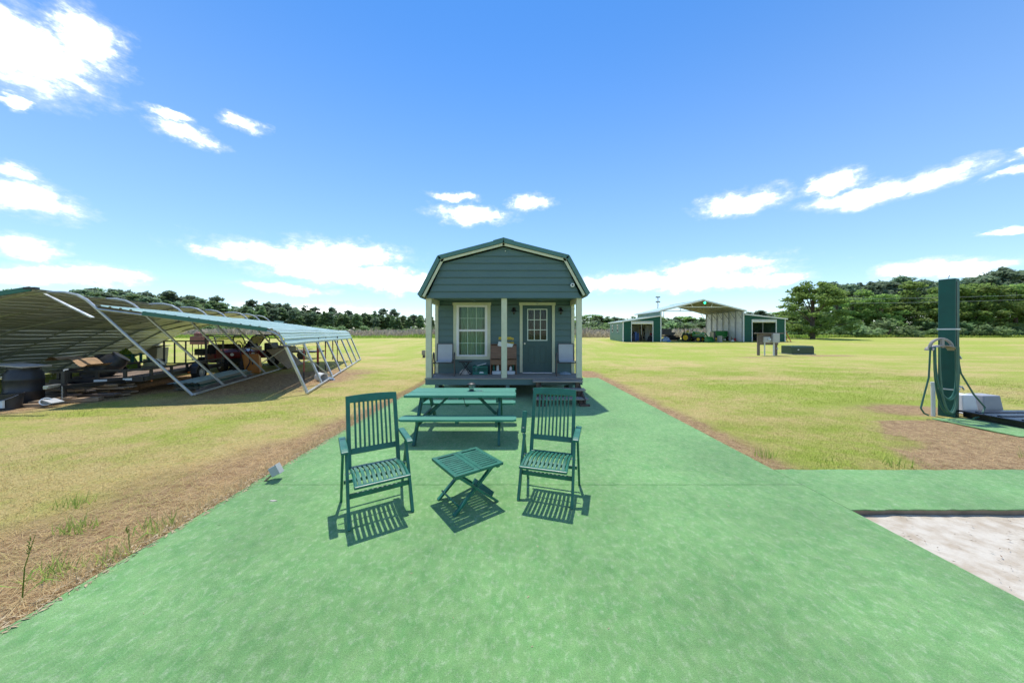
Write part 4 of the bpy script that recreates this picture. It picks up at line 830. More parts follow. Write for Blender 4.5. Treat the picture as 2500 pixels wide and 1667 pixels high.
# folding side table
tb = thing('folding_table', 'small green slatted folding table between the armchairs', 'table', (-.485, 3.37, 0), R(37)); k = dict(local=True, bevel=.003); m = 'chair_green'
for s in (-1, 1):
    a, b = (-.283, -.002) if s < 0 else (.002, .283); t = .045
    for y0, y1 in ((-.28,-.28+t), (.28-t,.28)): MB().box(a,b,y0,y1,.402,.43).build('frame_rail', m, tb, **k)
    MB().box(a,a+t,-.28+t+.0005,.28-t-.0005,.402,.43).build('frame_rail', m, tb, **k); MB().box(b-t,b,-.28+t+.0005,.28-t-.0005,.402,.43).build('frame_rail', m, tb, **k)
    for i in range(9): y = -.28+t+.0155+i*.0483; MB().box(a+t+.0005,b-t-.0005,y,y+.0365,.408,.429).build('slat', m, tb, local=True, bevel=.003)
for y, s in ((-.215,1),(.215,1),(-.185,-1),(.185,-1)): MB().bar((s*.25,y,0),(-s*.235,y,.402), .024, .04, (0,1,0)).build('leg', m, tb, **k)
MB().bar((.195,-.2,.075),(.195,.2,.075), .016, .07, (.6,0,.8)).build('stretcher', m, tb, **k); MB().bar((-.195,-.17,.075),(-.195,.17,.075), .016, .07, (-.6,0,.8)).build('stretcher', m, tb, **k)
for s in (-1, 1): MB().box(s*.24-.02,s*.24+.02,-.25,.25,.375,.4015).build('top_bearer', m, tb, **k)
# grey spotlight box at the carpet's left edge
mat('grey_box', (.42,.43,.43), .45, .08, 6); sp = thing('outlet_box', 'small grey electrical box tilted on a stake at the carpet edge', 'electrical box', (-2.93, 3.82, 0)); r = Matrix.Rotation(R(-28), 3, 'Y') @ Matrix.Rotation(R(18), 3, 'Z')
MB().obox((-2.90,3.84,.115), (.085,.12,.115), r).build('box', 'grey_box', sp, bevel=.006); MB().obox((-2.855,3.84,.14), (.012,.128,.123), r).build('cover', 'grey_box', sp, bevel=.003); MB().bar((-3.0,3.80,.0),(-2.92,3.83,.075), .025, .02).build('stake', 'rough_plank', sp)
mat('leaf_litter', (.45,.38,.28), .9, .2); 
g = random.Random(4)
for i, (x, y) in enumerate(((-2.6,3.35),(-2.55,3.33))):
    solo('paper_scrap', MB().prism([(x,y),(x+.05,y-.012),(x+.09,y+.0),(x+.05,y+.015),(x+.01,y+.012)], (0,0,.002), (1,0,0), (0,1,0), (0,0,.003)), 'rag', 'small white scrap on the carpet below the grey box', 'scrap', 'white scraps on the carpet')if i == 0 else None
# ------------------------------------------------------------------ green post with hose, tubs and black pallet (right)
mat('post_green', (.006,.085,.066), .6, .18, 4, .3, bscale=120); mat('hose', (.022,.11,.075), .45, .2, 5); mat('hose_pale', (.06,.15,.10), .5, .2, 5); mat('grey_plastic', (.33,.34,.36), .55, .08, 4); mat('taupe_plastic', (.30,.28,.25), .5, .12, 5); mat('pvc', (.62,.64,.63), .45, .06)
PX, PY = 9.55, 6.85; po = thing('green_post', 'tall square post wrapped in dark green carpet', 'post', (PX, PY, 0), R(22))
MB().prism([(-.115,-.115),(.115,-.115),(.115,.115),(-.115,.115)], (0,0,-.05), (1,0,0), (0,1,0), (.03,.0,3.02)).build('column', 'post_green', po, local=True, bevel=.012)
MB().box(-.045,-.037,-.122,-.108,.02,2.9).build('seam', 'black_plastic', po, local=True)
MB().tube([(.02,0,2.95),(.02,0,3.03),(.05,0,3.07),(.09,0,3.06),(.07,0,3.03),(.03,0,3.04)], .005, 5).build('wire_hook', 'steel', po, local=True)
def band(z, r=.16):
    b = MB(); 
    for s in ((-.127,-.127,.127,-.12),(-.127,.12,.127,.127),(-.127,-.12,-.12,.12),(.12,-.12,.127,.12)): b.box(s[0]+z*.01,s[2]+z*.01,s[1],s[3],z,z+.03)
    return b
band(1.86).build('strap', 'pvc', po, local=True); band(.56).build('strap', 'pvc', po, local=True); MB().box(-.02,.07,-.125,-.113,.70,.78).build('tape', 'taupe_plastic', po, local=True)
pp = thing('drain_pipe', 'dark grey standpipe strapped to the green post with brass taps', 'pipe', (9.80, 7.0, 0)); MB().tube([(9.80,7.0,-.02),(9.815,7.0,2.38)], .045, 12).build('pipe', 'black_plastic', pp, smooth=True)
for zz, l in ((1.28,.12), (.60,.18)): MB().tube([(9.79,6.96,zz),(9.79+l,6.93,zz),(9.79+l+.02,6.92,zz-.06)], .018, 7).lathe([(.03,0),(.03,.012)], (9.79+l*.6,6.94,zz+.02), 8).build('tap', 'steel', pp, smooth=True)
solo('pvc_pipe', MB().tube([(9.22,6.85,-.03),(9.215,6.85,.72)], .032, 10).lathe([(.040,0),(.040,.06)], (9.215,6.85,.66), 10), 'pvc', 'short white plastic pipe standing left of the green post', 'pipe', smooth=True)
hh = thing('hose_holder', 'taupe hose hanger fixed to the green post', 'hose hanger', (9.10, 6.62, 1.40)); c = Vector((9.10, 6.62, 1.45)); u = Vector((.995,-.1,0)); v = Vector((-.1,-.995,0))
arc = [(math.cos(a)*.215, math.sin(a)*.20) for a in np.linspace(math.pi, 0, 13)]
MB().tube([c+u*x+Vector((0,0,z+.02))-v*.02 for x, z in arc], .026, 8).build('arch', 'taupe_plastic', hh, smooth=True)
b = MB(); n = 13
for q in (-.11, .06): b.v += [tuple(c+u*x*1.02+v*q+Vector((0,0,.5*(z-.22)+.08))) for x, z in arc] + [tuple(c+u*x*1.02+v*q+Vector((0,0,.5*(z-.22)+.095))) for x, z in arc]
for i in range(n-1): b.f += [(i,i+1,n+i+1,n+i),(2*n+i,3*n+i,3*n+i+1,2*n+i+1),(n+i,n+i+1,3*n+i+1,3*n+i),(i,2*n+i,2*n+i+1,i+1)]
b.build('cradle', 'taupe_plastic', hh, smooth=True); MB().obox(c+Vector((0,0,.13)), (.05,.04,.2)).build('stem', 'taupe_plastic', hh); MB().bar(c+Vector((.02,.03,.06)), (9.45,6.76,1.5), .08, .05).build('bracket', 'taupe_plastic', hh)
def loop(x0, x1, zb, off, sway=0): 
    pts = []
    for t in np.linspace(0, 1, 26):
        a = math.pi*t; x = x0+(x1-x0)*(.5-.5*math.cos(a)); drop = math.sin(a)**.55
        pts.append(c+u*x*(1 if abs(x0+x1) > .3 else 1)+v*(off+.05*math.sin(a))+Vector((0, 0, .05-(c.z+.05-zb)*drop)))
    return pts
hz = thing('garden_hose', 'coiled green garden hose hanging on the post', 'hose', (9.2, 6.6, 0))
for i, (a, b_, zb, of, m) in enumerate(((-.17,.22,.42,.03,'hose'), (-.19,.24,.40,.05,'hose'), (-.13,.20,.13,.07,'hose_pale'), (-.15,.27,.11,.0,'hose'),)):
    MB().tube(loop(a, b_, zb, of, .05*i), .018, 7).build('hose_coil', m, hz, smooth=True)
MB().tube([c+u*-.22+Vector((0,0,.04)), c+u*-.25+Vector((0,0,-.6)), c+u*-.30+Vector((-.05,0,-1.0)), c+u*-.38+Vector((-.05,-.02,-1.25)), c+u*-.36+Vector((0,-.02,-1.36)), c+u*-.28+Vector((0,-.02,-1.4))], .015, 7).build('hose_end', 'hose', hz, smooth=True)
MB().tube([c+u*.25+Vector((0,0,.05)), c+u*.33+Vector((.02,0,-.5)), c+u*.5+Vector((.1,0,-.95)), c+u*.62+Vector((.12,-.05,-1.2)), c+u*.5+Vector((.1,-.1,-1.38)), c+u*.3+Vector((.1,-.15,-1.41))], .015, 7).build('hose_end', 'hose_pale', hz, smooth=True)
ragged(8.85, 14, 5.45, 6.6, -.02, -.004, (.02,.0,.03,.02)).build('carpet', 'turf_carpet', kind='structure', label='offcut of green carpet under the black pallet')
mat('pallet_black', (.012,.013,.016), .3, .4, 6, .5, bscale=14)
pl = thing('plastic_pallet', 'flat black plastic pallet lying beside the green post', 'pallet', (10.7, 6.2, 0))
MB().box(9.6,12.1,5.75,6.75,.10,.135).build('top', 'pallet_black', pl, bevel=.01)
for x in (9.65, 10.3, 11.1, 11.85): MB().box(x,x+.2,5.8,6.7,-.003,.0995).build('runner', 'pallet_black', pl, bevel=.01)
for y in (5.9, 6.2, 6.5): MB().box(9.7,12.0,y,y+.06,.136,.152).build('rib', 'pallet_black', pl, bevel=.006)
MB().box(9.82,9.93,5.742,5.748,.02,.085).build('sticker', 'print_white', pl)
def tub(label, x0, x1, y0, y1, z0, z1, m, invert):
    o = thing('plastic_tub', label, 'tub', ((x0+x1)/2, (y0+y1)/2, z0)); i = .04
    lo, hi = ((0, i) if invert else (i, 0)); b = MB(); pr = []
    for q, z in ((lo, z0), (hi, z1)): pr.append([(x0+q,y0+q,z),(x1-q,y0+q,z),(x1-q,y1-q,z),(x0+q,y1-q,z)])
    b.v = pr[0]+pr[1]; b.f = [(3,2,1,0),(4,5,6,7)] + [(j,(j+1)%4,4+(j+1)%4,4+j) for j in range(4)]; b.build('shell', m, o, bevel=.02)
    rz = z0 if invert else z1-.03
    MB().box(x0-.015,x1+.015,y0-.015,y1+.015,rz,rz+.03).build('rim', m, o, bevel=.008)
    for q in range(2 if invert else 0): MB().box(x0+.002+q*.003,x1-.002-q*.003,y0+.002+q*.003,y1-.002-q*.003,rz+.045+q*.03,rz+.055+q*.03).build('ridge', m, o)
tub('white plastic tub upside down behind the black pallet beside the post', 10.1, 10.46, 7.0, 7.34, -.02, .40, 'white_plastic', True); tub('grey plastic tub upside down behind the black pallet', 10.54, 11.0, 6.98, 7.36, -.02, .39, 'grey_plastic', True)
solo('foam_scrap', MB().box(9.98,10.18,5.98,6.04,.153,.17), 'print_white', 'white strip lying on the black pallet', 'scrap'); solo('plastic_straw', MB().tube([(8.3,4.95,-.01),(8.6,4.85,-.008)], .008, 5), 'pvc', 'thin white stick lying on the dirt near the side carpet', 'stick')
# ------------------------------------------------------------------ collapsed carport (left)
D3, N3 = Vector((-.33,.944,0)), Vector((.944,.33,0))
def A(k, s, z=0): return Vector((-9.18,9.0,0))+D3*1.70*k-N3*s+Vector((0,0,z))
def Bp(k, s, z=0): return Vector((-6.08,9.29,0))+D3*1.766*k-N3*s+Vector((0,0,z))
mat('galv', (.50,.52,.51), .38, .15, 5, metal=.55); mat('sheet_under', (.56,.585,.61), .38, .1, 2, metal=.3); mat('teal_roof', (.36,.50,.44), .42, .06, 2, spec=.5); mat('trim_green', (.008,.115,.085), .35, .1, 3)
HP = [(0,0),(1.0,1.22),(2.0,2.44),(2.2,2.67),(2.38,2.79),(2.6,2.845),(2.85,2.84),(3.4,2.73),(6.05,1.96),(6.3,1.87),(6.6,1.69),(7.84,.86),(9.1,.0)]
cpt = thing('carport', 'collapsed galvanised carport with pale sheet roof sagging to the ground', 'carport', tuple(A(3.5, 4.5)), 0)
for k in range(8):
    q = .04*math.sin(k*2.1); hp = MB().tube([A(k, s+q*z, z) for s, z in HP], .036, 8).build('hoop', 'galv', cpt, smooth=True)
MB().bar(A(0,-.03,.03), A(7.1,-.03,.03), .06, .05).build('base_rail', 'galv', cpt); MB().bar(A(-.3,9.12,.03), A(7.1,9.12,.03), .06, .05).build('base_rail', 'galv', cpt)
def bil_sheet(name, f0, f1, b0, b1, m_top, m_under, par, nseg=12, dent=.012, pitch=.24, seed=0, over=0.):
    """ribbed roofing sheet: front edge f0-f1, back edge b0-b1, ribs run front to back; top and underside skins"""
    f0, f1, b0, b1 = map(Vector, (f0, f1, b0, b1)); wv = f1-f0; w = wv.length; nn = (b0-f0).cross(wv).normalized()
    if nn.z < 0: nn = -nn
    pr = [(0,0)]; t = pitch*.3
    while t < w-.08: pr += [(t,0),(t+.02,.03),(t+.06,.03),(t+.08,0)]; t += pitch
    pr.append((w,0)); m = len(pr); objs = []
    for nm, mt, off in ((name, m_top, .004), (name+'_lining', m_under, -.004)):
        b = MB()
        for j in range(nseg+1):
            g = j/nseg
            for t, d in pr:
                p = (f0+(f1-f0)*(t/w))*(1-g)+(b0+(b1-b0)*(t/w))*g; dd = dent*mnoise.noise(p*.9+Vector((seed,0,0)))*2
                b.v.append(tuple(p+nn*(d+off+.042+dd)))
        for j in range(nseg):
            for i in range(m-1): b.f.append((j*m+i, j*m+i+1, (j+1)*m+i+1, (j+1)*m+i))
        objs.append(b.build(nm, mt, par))
    objs[1].parent = objs[0]; return objs[0]
def prof_rows(P, step):
    """cut a profile polyline into strips of at most step width"""
    out = []
    for (a, b) in zip(P, P[1:]):
        l = math.dist(a, b); n = max(1, round(l/step)); out += [((a[0]+(b[0]-a[0])*i/n, a[1]+(b[1]-a[1])*i/n), (a[0]+(b[0]-a[0])*(i+1)/n, a[1]+(b[1]-a[1])*(i+1)/n)) for i in range(n)]
    return out
for i, (a, b) in enumerate(prof_rows([(2.9,2.83),(6.2,1.915),(9.06,.03)], .9)):
    dt = .035
    bil_sheet('roof_sheet', A(-.25, a[0], a[1]), A(-.25, b[0]+.01, b[1]), A(7.15, a[0], a[1]), A(7.15, b[0]+.01, b[1]), 'teal_roof', 'sheet_under', cpt, 24, dt, seed=0)
MB().bar(A(-.27,2.86,2.87), A(-.27,6.1,1.98), .03, .11).build('edge_trim', 'trim_green', cpt); MB().bar(A(-.27,2.74,2.885), A(-.27,2.95,2.875), .10, .05).build('ridge_end', 'black_plastic', cpt)
MB().bar(A(-.05,2.9,2.78), (-10.38,7.75,2.17), .06, .03).build('loose_purlin', 'galv', cpt); MB().bar(A(.1,.92,1.06)+N3*.06, A(.1,.78,.90)+N3*.06+D3*.04, .16, .03).build('bracket', 'galv', cpt)
# lean-to on its right side
lt = thing('lean_to', 'leaning lean-to roof of pale teal ribbed metal on slanting posts', 'lean-to', tuple(Bp(3.5, .5)), 0)
SP = [(.98,1.885),(.80,1.83),(.67,1.69),(.55,1.40)]
nrow = 4
for i in range(nrow):
    def pt_(k, t, back): 
        a = A(k, 2.05, 2.485); b = Bp(k, .98, 1.885); q = a+(b-a)*t
        if back: q.z -= .06
        return q
    bil_sheet('roof_sheet', pt_(0, i/nrow, 0), pt_(0, (i+1)/nrow+.004, 0), pt_(7.05, i/nrow, 1), pt_(7.05, (i+1)/nrow+.004, 1), 'teal_roof', 'sheet_under', lt, 24, .016, seed=20)
for i in range(3): bil_sheet('eave_sheet', Bp(0, *SP[i]), Bp(0, *SP[i+1]), Bp(7.05, *SP[i]), Bp(7.05, *SP[i+1]), 'teal_roof', 'sheet_under', lt, 24, .016, pitch=.16, seed=20)
MB().bar(A(0,2.05,2.485)+(Bp(0,.98,1.885)-A(0,2.05,2.485))*.27+Vector((0,-.02,-.0)), Bp(0,.98,1.885)+Vector((0,-.02,.0)), .03, .11).build('edge_trim', 'trim_green', lt)
MB().prism([(0,0),(.55,-.05),(.6,.10),(.1,.16)], A(7.05,2.0,2.40), N3, (0,0,1), D3*.02).build('torn_flap', 'teal_roof', lt)
for k in range(8):
    MB().bar(Bp(k,0,.02), Bp(k,.56,1.45), .06, .06, (0,1,0)).build('post', 'galv', lt); MB().tube([Bp(k,.56,1.44), Bp(k,.69,1.70), Bp(k,.83,1.80), Bp(k,1.0,1.855), A(k*1.02,2.02,2.43)], .03, 6).build('rafter', 'galv', lt, smooth=True)
MB().bar(Bp(-.05,-.02,.03), Bp(7.1,-.02,.03), .06, .05).build('base_rail', 'galv', lt)
MB().bar(Bp(.55,.45,1.2), Bp(.9,-.35,.25), .05, .03).build('loose_brace', 'galv', lt); MB().bar(Bp(2.4,2.6,.6), Bp(3.2,1.7,1.5), .04, .025).build('loose_brace', 'galv', lt)
solo('caster_wheel', MB().lathe([(.03,-.03),(.08,-.028),(.095,-.015),(.095,.015),(.08,.028),(.03,.03)], Bp(0,.72,1.42)+Vector((-.02,-.1,0)), 14, (0,1,0)).tube([Bp(0,.72,1.42)+Vector((0,-.1,0)), Bp(0,.35,1.40)+Vector((0,-.08,0))], .02, 6), 'black_plastic', 'small black wheel hung at the near corner of the lean-to', 'wheel', smooth=True)
# red-and-black tool poles hanging from the lean-to
mat('red_paint', (.30,.03,.025), .45, .15)
for k, s, zt, zb, two in ((1.3,.72,1.66,.05,1), (2.2,.62,1.6,.25,1), (2.35,.72,1.62,.22,1), (2.9,.62,1.6,.12,1), (3.9,.66,1.62,.45,1), (4.3,.58,1.6,.05,0)):
    P0 = Bp(k, s-.05, 0); o = thing('hanging_pole', 'red and black handled pole hanging under the lean-to eave' if two else 'thin wooden pole hanging under the lean-to eave', 'pole', (P0.x, P0.y, zb), 0, 'poles hanging under the lean-to')
    MB().tube([P0+Vector((0,0,zb+.35)), P0+Vector((0,0,zt-.45))], .022, 7).build('shaft', 'red_paint' if two else 'rough_plank', o, smooth=True); MB().tube([P0+Vector((0,0,zt-.45)), P0+Vector((0,0,zt))], .026, 7).build('handle', 'black_plastic', o, smooth=True); MB().tube([P0+Vector((0,0,zb)), P0+Vector((0,0,zb+.35))], .026, 7).build('handle', 'black_plastic', o, smooth=True)
b = MB().lathe([(.10,0),(.155,.02),(.165,.30),(.18,.31),(.18,.34),(.15,.34),(.14,.05),(.0,.04)], (-7.42,11.95,.14), 16, (.9,-.35,-.15)); solo('white_bucket', b, 'white_plastic', 'white plastic bucket lying on its side under the lean-to', 'bucket', smooth=True)
lump('cloth_heap', (-7.05,12.1,-.02), (.4,.25,.12), 'blue_grey', 'dark blue cloth on the ground right of the white bucket', 'cloth', 7)
# leaning plywood and stacked metal sheets, planks
mat('plywood', (.27,.21,.15), .85, .25, 3, .3, stretch=(1,1,3)); q0, q1 = Vector((-11.15,15.55,.0)), Vector((-12.0,18.0,0)); t0, t1 = q0-N3*.9+Vector((0,0,.95)), q1-N3*.9+Vector((0,0,.95)); nn = (q1-q0).cross(t0-q0).normalized()*.018
solo('plywood_sheet', MB().add([q0,q1,t1,t0,q0+nn,q1+nn,t1+nn,t0+nn], [(0,1,2,3),(7,6,5,4),(0,4,5,1),(1,5,6,2),(2,6,7,3),(3,7,4,0)]), 'plywood', 'brown plywood sheet leaning on a carport leg', 'plywood')
mat('sheet_grey', (.30,.31,.25), .6, .2, 3, .3); mat('blue_sheet', (.30,.46,.52), .45, .15); zz = 0.0
for i in range(7):
    w0 = .25+.03*i+random.uniform(-.05,.05); ln = random.uniform(2.2,2.8); bb = MB().ribbed(A(.62+random.uniform(0,.12), w0, zz), D3, -N3, .72, 0, ln*1.35, .16, .025)
    solo('metal_sheet', bb, 'blue_sheet' if i == 6 else ('sheet_grey' if i != 3 else 'trim_green'), 'pale blue ribbed metal sheet on top of the stack under the carport' if i == 6 else 'grey-green ribbed metal sheet in the stack under the carport', 'metal sheet', 'ribbed metal sheets stacked under the carport'); zz += .036
for i in range(4): solo('wooden_plank', MB().bar(A(.2+.15*i, .10+.07*i, .01+.035*(i%2)), A(2.2+.2*i, .14+.07*i, .02+.035*(i%2)), .12, .03), 'old_wood', 'grey plank lying beside the carport base rail', 'plank', 'planks beside the carport base rail')
solo('tool_bundle', MB().tube([A(1.35,.0,.1), A(1.75,-.12,.1)], .012, 5).tube([A(1.35,-.05,.11), A(1.8,-.1,.1)], .012, 5).lathe([(.06,0),(.06,.03)], A(1.78,-.1,.09), 8), 'black_metal', 'small black tool lying on the carport base rail', 'tool')
# ------------------------------------------------------------------ black utility trailer
mat('trailer_black', (.022,.022,.023), .4, .3, 6, .2); mat('rubber', (.018,.018,.018), .8, .3, 10, .4); mat('rim_white', (.55,.57,.57), .4, .06); mat('amber', (.8,.22,.02), .3, .05); mat('deck_plank', (.20,.15,.115), .85, .3, 6, .4, stretch=(4,.4,4))
T0 = Vector((-11.56,7.87,0)); trl = thing('utility_trailer', 'black open utility trailer with raised ramp gate under the carport', 'trailer', tuple(T0), math.atan2(.33,.944))
def TB(nm, mt, par=trl, **k):  # returns builder sink in trailer coordinates: x right, y along the trailer (front to rear)
    return lambda mb: mb.build(nm, mt, par, local=True, **k)
for x in (-1, 1): TB('side_rail', 'trailer_black')(MB().box(x-.03,x+.03,1.3,5.6,.66,.72)); TB('side_frame', 'trailer_black')(MB().box(x-.03,x+.03,1.3,5.6,.36,.48))
TB('front_rail', 'trailer_black')(MB().box(-.97,.97,1.27,1.33,.66,.72)); fb_ = TB('front_frame', 'trailer_black')(MB().box(-.97,.97,1.27,1.33,.34,.48)); TB('rear_frame', 'trailer_black')(MB().box(-.97,.97,5.54,5.6,.36,.48))
for x in (-.62,-.05,.55): TB('upright', 'trailer_black')(MB().box(x-.035,x+.035,1.275,1.325,.48,.66))
for y in (1.5,2.4,3.2,4.4,5.4):
    for x in (-1, 1): TB('upright', 'trailer_black')(MB().box(x-.028,x+.028,y,y+.06,.48,.66))
for i in range(12): x = -.95+i*.159; TB('deck_plank', 'deck_plank')(MB().box(x,x+.15,1.34,5.53,.44,.475))
for x0, x1, z0 in ((-.1,.18,.41),(.52,.72,.42)): TB('sticker', 'print_white', fb_)(MB().box(x0,x1,1.263,1.268,z0-.03,z0+.03))
TB('tongue', 'trailer_black')(MB().bar((-.55,1.3,.36),(-.03,.12,.40), .06, .10).bar((.55,1.3,.36),(.03,.12,.40), .06, .10)); TB('coupler', 'steel', bevel=.01)(MB().box(-.05,.05,-.16,.15,.42,.49).box(-.035,.035,-.18,-.02,.40,.44))
jk = TB('jack', 'black_metal')(MB().box(-.035,.035,.25,.32,.08,.80).box(-.09,.09,.2,.38,.075,.095)); TB('jack_crank', 'white_plastic', jk)(MB().tube([(0,.285,.8),(0,.285,.83),(.08,.285,.84)], .012, 6))
ch = MB()
for i in range(9): ch.tube([(.10+.012*math.cos(a)*(i%2), .1+.012*math.cos(a)*((i+1)%2), .40-i*.042+.03*math.sin(a)) for a in np.linspace(0,6.28,9)], .004, 4)
TB('safety_chain', 'steel')(ch)
for s in (-1, 1):
    fn = MB(); pr = [(3.6+.44*math.cos(a), .33+.36*math.sin(a)) for a in np.linspace(0, math.pi, 11)] + [(3.6+.40*math.cos(a), .33+.32*math.sin(a)) for a in np.linspace(math.pi, 0, 11)]
    TB('fender', 'trailer_black', smooth=True)(fn.prism(pr, (s*1.16-.125,0,0), (0,1,0), (0,0,1), (.25,0,0))); wh = TB('wheel', 'rubber', smooth=True)(MB().lathe([(.18,-.1),(.28,-.1),(.31,-.07),(.31,.07),(.28,.1),(.18,.1)], (s*1.16,3.6,.31), 24, (s,0,0), cap=False))
    TB('rim', 'rim_white', wh, smooth=True)(MB().lathe([(.18,.09),(.175,.04),(.11,.05),(.06,.075),(.05,.095),(.0,.097)], (s*1.16,3.6,.31), 20, (s,0,0), cap=False))
    TB('rim_hole', 'black_plastic', wh)(MB().lathe([(.02,0),(.02,.004)], (s*1.16+s*.052,3.6+.09,.31), 6, (s,0,0)).lathe([(.02,0),(.02,.004)], (s*1.16+s*.052,3.6-.09,.31), 6, (s,0,0)).lathe([(.02,0),(.02,.004)], (s*1.16+s*.052,3.6,.40), 6, (s,0,0)).lathe([(.02,0),(.02,.004)], (s*1.16+s*.052,3.6,.22), 6, (s,0,0)))
    TB('marker_light', 'amber')(MB().box(s*1.1-.03,s*1.1+.03,3.13,3.155,.36,.41)); TB('marker_light', 'amber')(MB().box(s*1.035,s*1.036+s*.012,1.45,1.52,.31,.35) if s > 0 else MB().box(-1.05,-1.032,1.45,1.52,.31,.35))
gt = TB('ramp_gate', 'trailer_black')(MB().box(-1,1,5.66,5.7,1.42,1.47).box(-1,1,5.66,5.7,.5,.55).box(-1,-.95,5.66,5.7,.55,1.42).box(.95,1,5.66,5.7,.55,1.42).box(-.66,-.62,5.66,5.7,.55,1.42).box(-.30,-.26,5.66,5.7,.55,1.42).box(.38,.42,5.66,5.7,.55,1.42))
solo('timber_block', MB().bar((-12.15,7.92,.03),(-11.05,8.42,.03), .2, .09), 'rough_plank', 'short timber baulk under the trailer jack', 'timber'); solo('timber_block', MB().obox((-11.62,8.14,.095), (.3,.2,.05), Matrix.Rotation(R(15),3,'Z')), 'rough_plank', 'small board stacked on the timber under the trailer jack', 'timber'); solo('timber_block', MB().bar((-12.2,7.62,.01),(-11.6,7.80,.01), .14, .07), 'rough_plank', 'loose timber offcut in front of the trailer jack', 'timber')
# drums, buckets, lumber at the far left
def drum(label, c, r, h, tilt=None):
    o = thing('plastic_drum', label, 'drum', tuple(c)); ax = tilt or (0,0,1)
    MB().lathe([(r*.93,0),(r,.03),(r,h*.32),(r*1.03,h*.34),(r*1.03,h*.38),(r,h*.40),(r,h*.66),(r*1.03,h*.68),(r*1.03,h*.72),(r,h*.74),(r*.98,h*.88),(r*.8,h*.96),(r*.78,h)], c, 24, ax).build('shell', 'black_plastic', o, smooth=True)
    e = Vector(ax).normalized(); MB().lathe([(r*.84,0),(r*.84,.04),(r*.7,.05)], Vector(c)+e*(h+.001), 20, ax).build('lid', 'black_plastic', o, smooth=True)
drum('black plastic drum standing behind the black bucket at the left edge', (-12.55,8.05,-.02), .30, .90); drum('black drum lying tilted on the lumber pile with white stain', (-12.55,9.3,.42), .27, .85, (.5,.45,.72))
def bucket(name, label, c, r, h, m, label_m=None):
    o = thing(name, label, 'bucket', tuple(c)); MB().lathe([(r*.85,0),(r,h*.93),(r*1.06,h*.94),(r*1.06,h),(r*.97,h),(r*.82,.02),(0,.02)], c, 20, cap=False).build('shell', m, o, smooth=True)
    MB().tube([Vector(c)+Vector((r*1.03*math.cos(a), -.12*math.sin(a)-r*.6*math.sin(a), h*.92-.12*math.sin(a))) for a in np.linspace(math.pi, 0, 9)], .005, 5).build('handle', 'steel', o)
    if label_m: MB().box(c[0]+r*.1,c[0]+r*.5,c[1]-r-.012,c[1]-r+.02,c[2]+h*.15,c[2]+h*.62).build('paper_label', label_m, o)
bucket('plastic_bucket', 'black bucket with white paper label in front of the drum', (-12.0,7.5,-.022), .17, .37, 'black_plastic', 'print_white'); bucket('plastic_bucket', 'pale grey bucket at the left frame edge', (-12.55,7.45,-.022), .15, .36, 'milky_plastic')
solo('white_pail', MB().lathe([(.07,0),(.09,.13),(.10,.14),(.08,.14),(.06,.02)], (-11.5,7.72,.06), 14, (.6,-.4,.35)), 'white_plastic', 'small white pail tipped over beside the black bucket', 'pail', smooth=True); solo('tile_slab', MB().obox((-11.32,7.72,.12), (.26,.22,.02), Matrix.Rotation(R(18),3,'Y')), 'grey_box', 'grey tile resting on the tipped white pail', 'tile')
g = random.Random(11)
for i in range(16):
    y = 8.6+g.uniform(0,.9); x = -12.3+g.uniform(-.3,.4); l = g.uniform(1.2,2.4); z = .03+.048*(i//2); a = R(g.uniform(-16,16)); d = Vector((math.cos(a),math.sin(a),g.uniform(-.03,.03)))
    solo('lumber_board', MB().bar(Vector((x,y,z))-d*l/2, Vector((x,y,z))+d*l/2, .16, .04), g.choice(['rough_plank','rough_plank','plywood','old_wood']), 'rough board in the lumber pile behind the trailer tongue', 'board', 'boards of the lumber pile')
mat('cardboard', (.33,.21,.11), .85, .25, 5, .4); b = MB(); n = 16
for i in range(n+1):
    t = i/n; 
    for y in (0, .55): b.v.append((-13.3+1.5*t, 8.9+y-.2*t, .99+.10*math.sin(t*5)+.05*math.sin(t*13)))
for i in range(n): b.f.append((2*i,2*i+2,2*i+3,2*i+1))
solo('cardboard_sheet', b, 'cardboard', 'bent brown cardboard draped over the drums', 'cardboard'); solo('scrap_board', MB().obox((-12.6,8.05,.96), (.8,.5,.03), Matrix.Rotation(R(4),3,'Y')), 'rag', 'pale scrap boards on top of the black drum', 'board')
wh = thing('spare_wheel', 'black spare wheel with white rim standing on the trailer front', 'wheel', (-12.75,9.75,.45)); MB().lathe([(.19,-.09),(.30,-.09),(.33,-.06),(.33,.06),(.30,.09),(.19,.09)], (-12.75,9.75,.80), 22, (.55,-.8,.1), cap=False).build('tyre', 'rubber', wh, smooth=True); MB().lathe([(.19,.08),(.18,.03),(.1,.04),(.05,.07),(0,.07)], (-12.75,9.75,.80), 18, (.55,-.8,.1), cap=False).build('rim', 'rim_white', wh, smooth=True)
for i in range(6):
    p = A(3.0+i*.28, 5.4, .0); solo('slatted_frame', MB().box(p.x-.2,p.x+.2,p.y-.03,p.y+.03,.80,.86).box(p.x-.2,p.x-.15,p.y-.03,p.y+.03,.45,.80).box(p.x+.15,p.x+.2,p.y-.03,p.y+.03,.45,.80), 'crate_green' if i > 3 else 'picnic_dark', 'dark green slatted frame standing behind the trailer', 'frame', 'dark green frames behind the trailer')
solo('storage_box', MB().prism([(-.35,0),(.35,0),(.38,.5),(-.38,.5)], A(5.2,6.0,0), (1,0,0), (0,0,1), (0,.4,0)), 'white_plastic', 'white storage bin behind the trailer rail', 'bin', bevel=.02)
lump('green_shrub', tuple(A(4.9,6.6,0)), (1.0,.8,1.0), 'weeds_green', 'leafy green shrub growing behind the trailer', 'shrub', 12)
